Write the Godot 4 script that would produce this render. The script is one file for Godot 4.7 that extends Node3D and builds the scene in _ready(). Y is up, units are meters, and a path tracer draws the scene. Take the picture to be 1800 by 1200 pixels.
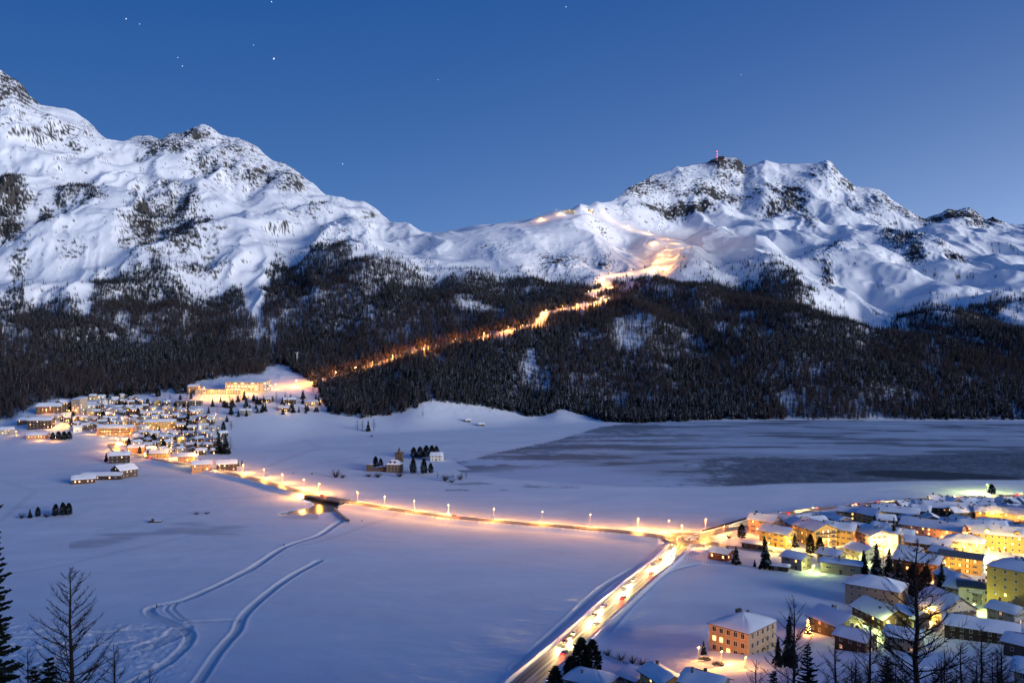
extends Node3D
# Dusk over a snowed-in alpine valley: frozen lake, causeway with lamps, two villages, a floodlit ski run.

const F := 1500.0        # focal length in photo pixels (photo 1800 x 1200)
const CH := 130.0        # camera height above the valley floor

var M := {}
var rng := RandomNumberGenerator.new()
var names := {}

func _ready():
	rng.seed = 7
	# ---- camera
	var cam := Camera3D.new()
	cam.name = "camera"
	cam.position = Vector3(0, CH, 0)
	cam.fov = 43.6
	cam.near = 0.5
	cam.far = 30000.0
	add_child(cam)
	# ---- sky, exposure
	var env := Environment.new()
	env.background_mode = Environment.BG_SKY
	env.sky = Sky.new()
	env.sky.sky_material = make_sky()
	env.tonemap_mode = Environment.TONE_MAPPER_LINEAR
	env.tonemap_exposure = 1.0
	env.volumetric_fog_enabled = true
	env.volumetric_fog_density = 0.0
	env.sdfgi_enabled = true
	env.ssao_enabled = true
	env.ssil_enabled = true
	var we := WorldEnvironment.new()
	we.name = "environment"
	we.environment = env
	add_child(we)
	# ---- last light of dusk, low behind the camera to the right
	var sun := DirectionalLight3D.new()
	sun.name = "dusk_light"
	sun.light_energy = SUN_E
	sun.light_color = Color(0.96, 0.965, 0.98)
	sun.light_angular_distance = 24.0
	sun.shadow_enabled = true
	sun.sky_mode = DirectionalLight3D.SKY_MODE_LIGHT_ONLY
	var az := deg_to_rad(SUN_AZ)
	var el := deg_to_rad(SUN_EL)
	var to_sun := Vector3(sin(az) * cos(el), sin(el), -cos(az) * cos(el))
	sun.basis = Basis.looking_at(-to_sun, Vector3.UP)
	add_child(sun)

	var t0 := Time.get_ticks_msec()
	make_materials()
	build_land()
	print("land ", Time.get_ticks_msec() - t0)
	build_roads()
	build_forest()
	print("forest ", Time.get_ticks_msec() - t0)
	build_town()
	build_far_village()
	build_valley_things()
	build_lamps()
	build_ski_run()
	build_cars()
	build_near_trees()
	print("all ", Time.get_ticks_msec() - t0)

const SUN_E := 1.16
const SUN_AZ := 130.0
const SUN_EL := 7.0

func make_sky() -> PanoramaSkyMaterial:
	var w := 512
	var h := 256
	var im := Image.create(w, h, false, Image.FORMAT_RGBF)
	for j in h:
		var e := 90.0 - (j + 0.5) / h * 180.0
		var ee := maxf(e, 0.0)
		for i in w:
			var a := (i + 0.5) / w * 360.0
			var c := Vector3(0.0, 0.060, 0.28).lerp(Vector3(0.125, 0.30, 0.64), exp(-ee / 11.5))
			# twilight glow, centred where the sun has set, behind and to the right
			var da := absf(wrapf(a - 95.0, -180.0, 180.0))
			var g := exp(-pow(da / 60.0, 2.0)) * exp(-ee / 7.8)
			c += Vector3(1.38, 1.50, 1.75) * g
			im.set_pixel(i, j, Color(c.x, c.y, c.z))
	var s := PanoramaSkyMaterial.new()
	s.panorama = ImageTexture.create_from_image(im)
	return s

# ------------------------------------------------------------------ helpers
func numbered(n: String) -> String:
	if not names.has(n):
		names[n] = 0
		return n
	names[n] += 1
	return "%s_%03d" % [n, names[n]]

func tag(o: Node, label: String, category := "", group := "", kind := ""):
	if label: o.set_meta("label", label)
	if category: o.set_meta("category", category)
	if group: o.set_meta("group", group)
	if kind: o.set_meta("kind", kind)
	return o

func thing(called: String, at: Vector3, turn: float, label: String, category: String, group := "") -> Node3D:
	var o := Node3D.new()
	o.name = numbered(called)
	o.position = at
	o.rotation.y = turn
	add_child(o)
	tag(o, label, category, group)
	return o

func mi(called: String, mesh: Mesh, mat: Material, parent: Node = null, at := Vector3.ZERO) -> MeshInstance3D:
	var o := MeshInstance3D.new()
	o.mesh = mesh
	if mat: o.material_override = mat
	o.position = at
	if parent == null:
		o.name = numbered(called)
		add_child(o)
	else:
		o.name = called
		parent.add_child(o, true)
	return o

func col(r: float, g: float, b: float) -> Color:   # real-world base colour (linear) as sRGB
	return Color(r, g, b).linear_to_srgb()

func mat(called: String, c: Color, rough := 0.9, spec := 0.5) -> StandardMaterial3D:
	var m := StandardMaterial3D.new()
	m.resource_name = called
	m.albedo_color = c
	m.roughness = rough
	m.metallic_specular = spec
	M[called] = m
	return m

func glow(called: String, c: Color, e: float) -> StandardMaterial3D:
	var m := mat(called, col(0.6, 0.6, 0.6), 0.6)
	m.emission_enabled = true
	m.emission = c
	m.emission_energy_multiplier = e
	return m

func make_materials():
	var m := mat("snow_ground", Color.WHITE, 0.85, 0.3)
	m.vertex_color_use_as_albedo = true
	m = mat("ice", Color.WHITE, 0.62, 0.25)
	m.vertex_color_use_as_albedo = true
	m = mat("river", col(0.012, 0.016, 0.022), 0.2, 0.6)
	m = mat("rock_snow", Color.WHITE, 0.9, 0.25)
	m.vertex_color_use_as_albedo = true
	m = mat("road", Color.WHITE, 0.45, 0.5)
	m.vertex_color_use_as_albedo = true
	m = mat("needles", Color.WHITE, 0.9, 0.2)
	m.vertex_color_use_as_albedo = true
	mat("bark", col(0.028, 0.022, 0.018), 0.95, 0.2)
	mat("snow", col(0.8, 0.81, 0.83), 0.85, 0.3)
	mat("steel", col(0.42, 0.42, 0.42), 0.5)
	mat("dark_metal", col(0.05, 0.05, 0.055), 0.5)
	mat("concrete", col(0.28, 0.27, 0.26), 0.9)
	mat("slate", col(0.10, 0.11, 0.125), 0.8)
	mat("wood", col(0.075, 0.045, 0.028), 0.85)
	mat("pane_dark", col(0.02, 0.022, 0.027), 0.12)
	mat("frame", col(0.55, 0.52, 0.48), 0.7)
	glow("pane_lit", Color(1.0, 0.76, 0.42), 3.2)
	glow("pane_dim", Color(1.0, 0.66, 0.3), 0.9)
	glow("lamp_orange", Color(1.0, 0.62, 0.28), 220.0)
	glow("lamp_warm", Color(1.0, 0.80, 0.42), 160.0)
	glow("lamp_green", Color(0.92, 1.0, 0.45), 120.0)
	glow("head_lamp", Color(1.0, 0.88, 0.66), 14.0)
	glow("tail_lamp", Color(1.0, 0.08, 0.03), 8.0)
	glow("mast_red", Color(1.0, 0.12, 0.12), 10.0)
	glow("star", Color(0.85, 0.92, 1.0), 0.8)

func lin_(P: Array, x: float) -> float:
	if x <= P[0]: return P[1]
	var n := P.size()
	if x >= P[n - 2]: return P[n - 1]
	var i := 2
	while P[i] < x: i += 2
	return lerpf(P[i - 1], P[i + 1], (x - P[i - 2]) / (P[i] - P[i - 2]))

func cub_(P: Array, x: float) -> float:      # Catmull-Rom, limited
	var n := P.size()
	if x <= P[0]: return P[1]
	if x >= P[n - 2]: return P[n - 1]
	var i := 2
	while P[i] < x: i += 2
	var x0: float = P[i - 2]
	var x1: float = P[i]
	var y0: float = P[i - 1]
	var y1: float = P[i + 1]
	var m0 := (y1 - y0) / (x1 - x0)
	var m1 := m0
	if i >= 4: m0 = (y1 - P[i - 3]) / (x1 - P[i - 4])
	if i + 2 < n: m1 = (P[i + 3] - y0) / (P[i + 2] - x0)
	var t := (x - x0) / (x1 - x0)
	var h := x1 - x0
	return y0 * (1 + 2 * t) * (1 - t) * (1 - t) + m0 * h * t * (1 - t) * (1 - t) + y1 * t * t * (3 - 2 * t) + m1 * h * t * t * (t - 1)

func sstep(a: float, b: float, x: float) -> float:
	var t := clampf((x - a) / (b - a), 0.0, 1.0)
	return t * t * (3.0 - 2.0 * t)

func pp(px: float, py: float, h := 0.0) -> Vector3:     # the point of the flat valley floor seen at a photo position
	var d := (CH - h) * F / (py - 600.0)
	return Vector3((px - 900.0) * d / F, h, -d)

# ------------------------------------------------------------------ land: one grid, columns fan out from the viewpoint's foot, rows run away from it
const ROW_D := [
	[-400, 950, 0, 1000, 300, 1020, 450, 1050, 560, 1150, 800, 1250, 1000, 1340, 1090, 1400, 1200, 1413, 1800, 1413, 2200, 1413],
	[0, 1250, 100, 1350, 250, 1450, 400, 1550, 480, 1610, 540, 1600, 600, 1450, 680, 1400, 740, 1400, 870, 1430, 940, 1440, 1050, 1442, 1200, 1440, 1800, 1440],
	[0, 1600, 300, 1850, 500, 1960, 640, 1880, 900, 1800, 1200, 1750, 1500, 1700, 1800, 1700],
	[0, 2100, 300, 2400, 600, 2500, 900, 2550, 1100, 2600, 1400, 2500, 1500, 2350, 1800, 2300],
	[0, 2700, 300, 2900, 600, 2950, 800, 2900, 1000, 2950, 1100, 3100, 1300, 3300, 1500, 3100, 1800, 3000],
	[0, 3300, 300, 3600, 600, 3500, 760, 3220, 900, 3200, 1000, 3250, 1100, 3600, 1300, 4000, 1500, 3900, 1800, 3700],
	[0, 4000, 200, 4300, 400, 4250, 600, 3950, 760, 3600, 1000, 3500, 1060, 3750, 1150, 4600, 1300, 5000, 1500, 4900, 1600, 4700, 1800, 4600],
]
const ROW_Y := [
	[],
	[-400, 745, 0, 742, 40, 722, 100, 704, 250, 692, 400, 672, 480, 664, 540, 670, 600, 702, 680, 716, 740, 709, 800, 714, 870, 722, 940, 733, 990, 727, 1050, 734, 1100, 735, 1200, 732, 1800, 732],
	[0, 640, 300, 622, 500, 612, 640, 622, 760, 612, 900, 610, 1050, 622, 1200, 632, 1500, 640, 1800, 645],
	[-200, 530, 0, 525, 170, 502, 300, 484, 470, 490, 600, 455, 740, 480, 900, 490, 1050, 494, 1300, 487, 1400, 492, 1530, 560, 1650, 548, 1800, 541],
	[0, 400, 150, 380, 300, 390, 450, 405, 600, 415, 700, 440, 850, 440, 1000, 432, 1100, 440, 1200, 430, 1350, 425, 1500, 440, 1650, 455, 1800, 470],
	[0, 292, 150, 300, 250, 303, 350, 315, 450, 335, 550, 355, 620, 375, 700, 408, 760, 417, 840, 408, 900, 398, 985, 383, 1030, 384, 1080, 392, 1130, 398, 1200, 400, 1300, 392, 1400, 382, 1500, 400, 1650, 412, 1800, 425],
	[-400, 60, -100, 100, 0, 125, 12, 132, 30, 143, 50, 166, 70, 180, 90, 183, 110, 190, 130, 198, 150, 212, 175, 236, 195, 247, 215, 247, 240, 241, 262, 238, 280, 239, 300, 233, 322, 230, 340, 220, 352, 219, 365, 223, 382, 233, 400, 240, 418, 239, 430, 245, 450, 256, 470, 270, 485, 279, 510, 292, 530, 311, 550, 325, 565, 336, 580, 345, 600, 349, 620, 350, 637, 352, 650, 361, 668, 377, 685, 392, 700, 396, 720, 400, 740, 406, 760, 410, 780, 409, 800, 405, 840, 398, 870, 393, 900, 388, 930, 384, 950, 380, 985, 375, 1005, 367, 1020, 360, 1035, 363, 1050, 357, 1070, 354, 1085, 349, 1100, 338, 1115, 326, 1130, 318, 1150, 310, 1170, 301, 1190, 296, 1210, 290, 1235, 285, 1250, 281, 1265, 275, 1280, 278, 1295, 279, 1308, 290, 1325, 284, 1345, 275, 1358, 281, 1370, 288, 1385, 290, 1400, 290, 1420, 289, 1440, 288, 1455, 285, 1463, 290, 1475, 303, 1490, 315, 1503, 328, 1518, 330, 1530, 332, 1545, 336, 1560, 345, 1580, 358, 1600, 371, 1612, 379, 1625, 383, 1640, 377, 1655, 376, 1668, 368, 1680, 371, 1692, 367, 1705, 363, 1718, 372, 1730, 381, 1745, 383, 1760, 388, 1775, 392, 1800, 395, 2200, 340],
]
# bare rock, crags and scree: px, py, half width, half height, strength
const ROCKS := [
	[8, 150, 45, 32, .8], [40, 172, 30, 12, .5], [10, 345, 40, 26, .95], [15, 388, 24, 30, .9], [78, 375, 16, 20, .95], [85, 395, 14, 12, .7], [135, 340, 45, 20, .75], [160, 355, 28, 18, .65],
	[255, 395, 36, 44, .75], [300, 365, 62, 34, .6], [322, 410, 52, 40, .72], [270, 448, 46, 26, .5], [345, 470, 56, 22, .55], [220, 420, 20, 20, .6], [120, 440, 40, 26, .3], [30, 470, 20, 40, .5],
	[332, 240, 40, 20, .9], [300, 262, 46, 16, .8], [262, 250, 40, 12, .7], [405, 262, 66, 24, .62], [480, 306, 72, 22, .72], [372, 290, 62, 26, .52], [520, 330, 40, 12, .6], [355, 400, 40, 16, .5],
	[285, 330, 50, 8, .5], [560, 372, 50, 14, .42], [640, 385, 40, 12, .35], [585, 440, 40, 16, .75], [500, 380, 60, 16, .35], [130, 240, 70, 24, .4], [60, 210, 50, 26, .42],
	[1265, 284, 28, 12, 1.1], [1298, 291, 26, 12, 1.0], [1140, 322, 46, 18, .7], [1115, 335, 25, 14, .7], [1180, 362, 40, 11, 1.1], [1150, 368, 34, 10, .9], [1260, 344, 56, 11, 1.05], [1225, 368, 40, 10, 1.0], [1210, 320, 50, 30, .42],
	[1275, 310, 60, 18, .5], [1385, 345, 36, 26, .85], [1362, 366, 22, 18, .75], [1412, 378, 22, 14, .75], [1430, 392, 18, 10, .6], [1445, 300, 36, 22, .5], [1495, 325, 30, 16, .6], [1545, 362, 60, 28, .58], [1600, 374, 34, 14, .75],
	[1492, 374, 16, 7, .7], [1690, 378, 50, 16, 1.1], [1640, 386, 34, 10, 1.0], [1752, 388, 22, 8, 1.2], [1725, 392, 30, 10, .9], [1590, 425, 34, 18, .85], [1610, 448, 24, 14, .8], [1560, 415, 20, 8, .7], [1680, 452, 24, 10, .8], [1650, 440, 20, 8, .5],
	[1450, 445, 60, 8, .5], [1455, 486, 12, 34, .8], [985, 455, 54, 22, .5], [1060, 462, 24, 10, .6], [880, 440, 50, 14, .35], [1400, 320, 60, 20, .35], [1330, 330, 50, 20, .3],
]
# tracks in the snow of the valley: points in photo pixels, then width and depth in metres
const TRACKS := [
	[[600, 915, 560, 940, 500, 962, 440, 1000, 380, 1030, 320, 1055, 285, 1062, 262, 1070, 268, 1082, 300, 1095, 330, 1110, 330, 1130, 300, 1160, 260, 1185, 200, 1215], 4.4, 0.7],
	[[560, 985, 500, 1020, 450, 1060, 425, 1085, 415, 1110, 380, 1150, 340, 1210, 300, 1260], 4.2, 0.65],
	[[330, 1092, 370, 1090, 415, 1088], 3.5, .5],
	[[300, 1060, 290, 1072, 310, 1088, 330, 1095], 1.6, .5],
	[[312, 1058, 303, 1070, 320, 1086, 334, 1092], 1.6, .5],
	[[-60, 1120, 60, 1122, 180, 1112, 290, 1102], 2.0, .5],
	[[-60, 1145, 60, 1140, 160, 1138, 240, 1128], 2.0, .5],
	[[700, 905, 640, 925, 560, 952, 520, 960], 2.4, .5],
	[[-20, 1010, 60, 1000, 130, 988, 200, 972, 280, 953, 345, 938], 2.2, .35],
	[[175, 932, 240, 922, 320, 908], 1.8, .5],
	[[-40, 895, 60, 893, 140, 889, 260, 882, 400, 876, 520, 868], 2.2, .5],
	[[235, 836, 300, 838, 380, 838, 440, 842], 2.4, .5],
	[[0, 915, 60, 865, 60, 862, -20, 838], 2.4, .4],
	[[-20, 795, 60, 790, 110, 783, 150, 773], 3.0, .5],
	[[-20, 789, 60, 785, 110, 778, 150, 770], 2.4, .5],
	[[470, 745, 520, 738, 600, 740], 4.0, .6], [[460, 742, 500, 760, 560, 785, 520, 800, 470, 820], 4.0, .5],
	[[500, 825, 600, 808, 700, 794, 800, 775], 3.0, .5],
	[[1100, 745, 1050, 752, 1020, 762, 970, 776, 900, 790, 860, 798, 840, 808], 5.0, -1.2],
	[[905, 1175, 990, 1096, 1066, 1028, 1140, 987], 4.0, .45],
	[[1068, 1110, 1110, 1062, 1170, 1008, 1230, 990, 1290, 990], 3.0, .6],
	[[820, 793, 900, 801, 960, 812], 2.5, .4], [[250, 1140, 300, 1120, 320, 1104], 9.0, .5],
]
const LAKE := [800, 812, 838, 806, 862, 798, 905, 789, 972, 775, 1022, 761, 1052, 751, 1100, 745, 1200, 742, 1400, 740, 1600, 741, 2200, 741, 2200, 842, 1800, 845, 1600, 846, 1500, 850, 1400, 851, 1320, 855, 1200, 858, 1080, 856, 980, 850, 900, 842, 840, 832]
const RIVER := [598, 891, 588, 899, 560, 903, 520, 904, 488, 905, 476, 907, 486, 902, 510, 897, 540, 892, 552, 886, 540, 880, 552, 878, 590, 885]

var NC := 0                                    # columns
var NR := 0                                    # rows
var NV := 380                                  # rows of the valley floor
var NM := [14, 40, 56, 62, 70, 84, 5]          # rows between the profile lines
var CPX := PackedFloat32Array()
var P := PackedVector3Array()
var FARY := PackedFloat32Array()
var roads := []
var seg := []
var cell := {}
var lake_w := PackedVector2Array()
var lake_wide := PackedVector2Array()
var river_w := PackedVector2Array()
var nzA := FastNoiseLite.new()
var nzB := FastNoiseLite.new()
var nzC := FastNoiseLite.new()
var nzD := FastNoiseLite.new()
var nzE := FastNoiseLite.new()

func near_height(x: float, d: float) -> float:
	var l := 126.0 * pow(maxf(0.0, 1.0 - d / 302.0), 1.25)
	var r := lin_([0.0, 126.0, 60.0, 100.0, 120.0, 76.0, 200.0, 44.0, 260.0, 24.5, 310.0, 13.0, 350.0, 5.0, 390.0, 0.6, 420.0, 0.0], d)
	var w := sstep(20.0, 75.0, x - 12.0)
	var h := lerpf(l, r, w)
	return h

func add_track(pts: Array, width: float, depth: float, kind: int, hgt := 0.0):
	var last := Vector2.ZERO
	for i in pts.size() / 2:
		var q := pp(pts[i * 2], pts[i * 2 + 1], hgt)
		var v := Vector2(q.x, -q.z)
		if i > 0:
			var n := seg.size()
			seg.append([last, v, width, depth, kind, hgt])
			var reach := width * 0.5 + (16.0 if kind == 1 else 7.0)
			var lo := Vector2(minf(last.x, v.x) - reach, minf(last.y, v.y) - reach) / 40.0
			var hi := Vector2(maxf(last.x, v.x) + reach, maxf(last.y, v.y) + reach) / 40.0
			for cx in range(floori(lo.x), floori(hi.x) + 1):
				for cy in range(floori(lo.y), floori(hi.y) + 1):
					var k := Vector2i(cx, cy)
					if not cell.has(k): cell[k] = []
					cell[k].append(n)
		last = v

func under_bridge(v: Vector2, reach: float) -> bool:
	var a := pp(555, 871, 2.2)
	var b := pp(598, 879, 2.2)
	return Geometry2D.get_closest_point_to_segment(v, Vector2(a.x, -a.z), Vector2(b.x, -b.z)).distance_to(v) < reach

var tint := 0.0
var TINT := PackedFloat32Array()
func valley_relief(x: float, d: float) -> float:
	tint = 0.0
	var v := Vector2(x, d)
	if d > 600.0 and d < 760.0 and x < -100.0 and under_bridge(v, 13.0): return -1.2
	var h := 0.5 * nzB.get_noise_2d(x * 0.35, d * 0.8) + 0.16 * nzA.get_noise_2d(x * 4.0, d * 9.0)
	var k := Vector2i(floori(x / 40.0), floori(d / 40.0))
	if cell.has(k):
		var best := {}
		for n in cell[k]:
			var s: Array = seg[n]
			var c := Geometry2D.get_closest_point_to_segment(v, s[0], s[1])
			var e := c.distance_to(v)
			var id: int = s[4] * 1000 + int(s[2] * 10.0) + int(s[3] * 1000.0) * 7
			if not best.has(id) or best[id][0] > e:
				best[id] = [e, s]
		for id in best:
			var e: float = best[id][0]
			var s: Array = best[id][1]
			var hw: float = s[2] * 0.5
			if s[4] == 1:
				var b := sstep(hw + 9.0, hw + 2.0, e)
				h = lerpf(h, s[5] - 0.25, b)
				if s[3] > 0.0:
					h += s[3] * exp(-pow((e - hw - 1.9) / 0.9, 2.0)) * (0.8 + 0.5 * nzA.get_noise_2d(x * 3.0, d * 3.0))
			else:
				var row := d * d / 195000.0 * 1.35
				var see := sstep(1.1, 0.45, row / s[2])
				var dep: float = s[3] * see
				tint += 0.13 * exp(-pow(e / maxf(hw, row * 0.8), 2.0)) * minf(1.0, s[2] / row)
				h -= dep * sstep(hw + 0.5, hw - 0.5, e)
				h += absf(dep) * 0.45 * exp(-pow((e - hw - 0.7) / 0.8, 2.0)) * (0.6 + 0.9 * nzA.get_noise_2d(x * 2.0, d * 2.0 + 50.0))
				h -= 0.10 * see * sstep(hw, hw - 0.3, e) * sin(e * 4.2)
	# trampled snow at the fork of the tracks
	if x < -128.0 and d < 398.0 and d > 326.0:
		var m := sstep(398.0, 384.0, d) * sstep(326.0, 336.0, d) * sstep(-130.0, -146.0, x + (d - 360.0) * 0.25)
		if m > 0.0: h += m * (0.75 * absf(nzD.get_noise_2d(x * 3.5, d * 3.0)) + 0.55 * sstep(0.05, 0.25, nzB.get_noise_2d(x * 2.2, d * 3.5)))
	return h

func build_land():
	nzA.seed = 3; nzA.frequency = 0.012; nzA.fractal_octaves = 4
	nzB.seed = 5; nzB.frequency = 0.02; nzB.fractal_octaves = 3
	nzC.seed = 9; nzC.frequency = 0.0021; nzC.fractal_type = FastNoiseLite.FRACTAL_RIDGED; nzC.fractal_octaves = 2; nzC.fractal_gain = 0.35
	nzD.seed = 12; nzD.frequency = 0.03; nzD.fractal_octaves = 4; nzD.fractal_gain = 0.6
	nzE.seed = 31; nzE.frequency = 0.0034; nzE.fractal_octaves = 2; nzE.fractal_gain = 0.32
	for t in TRACKS:
		var sm := []
		if t[0].size() > 4:
			var line := smooth_line(t[0], 0.0, 6.0)
			for q in line:
				sm.append(900.0 + q.x * F / -q.z)
				sm.append(600.0 + CH * F / -q.z)
		add_track(sm if sm else t[0], t[1], t[2], 0)
	define_roads()
	for i in LAKE.size() / 2:
		var q := pp(LAKE[i * 2], LAKE[i * 2 + 1])
		lake_w.append(Vector2(q.x, -q.z))
	lake_wide = Geometry2D.offset_polygon(lake_w, 14.0)[0]
	for i in RIVER.size() / 2:
		var q := pp(RIVER[i * 2], RIVER[i * 2 + 1])
		river_w.append(Vector2(q.x, -q.z))
	var px := -420.0
	while px <= 2220.0:
		CPX.append(px)
		px += 2.0 if px >= -20.0 and px < 1820.0 else 12.0
	NC = CPX.size()
	NR = NV + 1
	for k in NM: NR += k
	P.resize(NC * NR)
	FARY.resize(NC * NR)
	TINT.resize(NC * NR)
	var rock_row := {}
	for r in ROCKS: pass
	for c in NC:
		px = CPX[c]
		var d0 := cub_(ROW_D[0], px)
		var py0 := 600.0 + CH * F / d0
		for r in NV + 1:
			var py := lerpf(1250.0, py0, float(r) / NV)
			var d := CH * F / (py - 600.0)
			var x := (px - 900.0) * d / F
			var h := 0.0
			if d < 421.0: h = near_height(x, d)
			h += valley_relief(x, d) * sstep(-0.5, 6.0, NV - r)
			TINT[c * NR + r] = tint
			P[c * NR + r] = Vector3(x, h, -d)
			FARY[c * NR + r] = py
		# profile of this column
		var dd := [d0]
		var yy := [0.0]
		for k in range(1, 7):
			var d := cub_(ROW_D[k], px)
			var py := lin_(ROW_Y[k], px) if k == 6 else cub_(ROW_Y[k], px)
			dd.append(d)
			yy.append(CH + (600.0 - py) / F * d)
		dd.append(dd[6] + 900.0)
		yy.append(yy[6] - 420.0)
		var sl := []
		for k in 8:
			if k == 0: sl.append(0.02)
			elif k == 7: sl.append(-0.5)
			elif k == 6: sl.append((yy[6] - yy[5]) / (dd[6] - dd[5]) * 0.8)
			else:
				var s0: float = (yy[k] - yy[k - 1]) / (dd[k] - dd[k - 1])
				var s1: float = (yy[k + 1] - yy[k]) / (dd[k + 1] - dd[k])
				sl.append(2.0 * s0 * s1 / (s0 + s1) if s0 * s1 > 0.0 else 0.0)
		var r := NV
		var tt := 0.0
		for k in 7:
			for j in range(1, NM[k] + 1):
				r += 1
				var u: float = float(j) / NM[k]
				var w: float = dd[k + 1] - dd[k]
				var d: float = dd[k] + u * w
				var u2: float = u * u
				var u3: float = u2 * u
				var y: float = yy[k] * (1 - 3 * u2 + 2 * u3) + sl[k] * w * (u - 2 * u2 + u3) + yy[k + 1] * (3 * u2 - 2 * u3) + sl[k + 1] * w * (u3 - u2)
				if k == 6: y = lerpf(yy[6], yy[7], u)
				tt = k + u
				var x := (px - 900.0) * d / F
				FARY[c * NR + r] = 600.0 - (y - CH) * F / d
				# relief
				var up := sstep(1.2, 3.6, tt)
				var top := 1.0 - 0.62 * sstep(5.3, 6.0, tt)
				var sl_x := x + 0.28 * (d - 2500.0) * lerpf(1.0, -0.12, sstep(720.0, 1080.0, px))
				var wx := sl_x + 90.0 * nzA.get_noise_2d(x * 0.22, d * 0.22)
				var n1 := nzC.get_noise_2d(wx * 1.25, d * 0.42)
				var n2 := nzE.get_noise_2d(x + 500.0, d * 0.7)
				var n4 := nzC.get_noise_2d(wx * 5.0 + 900.0, d * 1.3)
				var n5 := nzC.get_noise_2d(wx * 3.6 + 300.0 + 0.25 * d, d * 0.30)
				var n3 := nzD.get_noise_2d(x, d * 0.8)
				var rk := rockiness(px, FARY[c * NR + r])
				var calm := sstep(0.05, 0.3, nzA.get_noise_2d(x * 0.16 + 80.0, d * 0.2) + 0.12)      # wide wind-smoothed fields
				var groom := 1.0
				if px > 985.0 and px < 1215.0 and FARY[c * NR + r] < 520.0 and FARY[c * NR + r] > 360.0: groom = sstep(3.0, 17.0, run_px(px, FARY[c * NR + r]))
				var sad := 1.0 - 0.6 * exp(-pow((px - 900.0) / 170.0, 2.0))
				y += up * top * groom * sad * (30.0 * (n1 - 0.25) + 46.0 * n2 + (10.0 + 10.0 * minf(rk, 1.0)) * (n5 - 0.25) * (1.0 - 0.6 * calm))
				y += groom * (up * (0.55 - 0.45 * calm) + 1.5 * sstep(0.3, 1.5, tt) * (1.0 - up)) * n3 + minf(rk, 1.0) * up * (22.0 * absf(n3) + 6.0 * (n4 - 0.2))
				if tt < 1.6: y += 5.0 * sstep(0.2, 1.2, tt) * n2
				P[c * NR + r] = Vector3(x, y, -d)
	land_meshes()

func run_px(px: float, py: float) -> float:
	var best := 99.0
	for i in RUN.size() - 1:
		var a := Vector2(RUN[i][0], RUN[i][1])
		var b := Vector2(RUN[i + 1][0], RUN[i + 1][1])
		best = minf(best, Geometry2D.get_closest_point_to_segment(Vector2(px, py), a, b).distance_to(Vector2(px, py)))
	return best

func rockiness(px: float, py: float) -> float:
	var s := 0.0
	if py > 520.0: return 0.0
	for r in ROCKS:
		var dx: float = (px - r[0]) / r[2]
		if dx < -1.6 or dx > 1.6: continue
		var dy: float = (py - r[1]) / r[3]
		if dy < -1.6 or dy > 1.6: continue
		s = maxf(s, r[4] * exp(-(dx * dx + dy * dy) * 0.9))
	return s

func normal_at(c: int, r: int) -> Vector3:
	var a := P[maxi(c - 1, 0) * NR + r]
	var b := P[mini(c + 1, NC - 1) * NR + r]
	var e := P[c * NR + maxi(r - 1, 0)]
	var f := P[c * NR + mini(r + 1, NR - 1)]
	return (b - a).cross(f - e).normalized()

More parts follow.
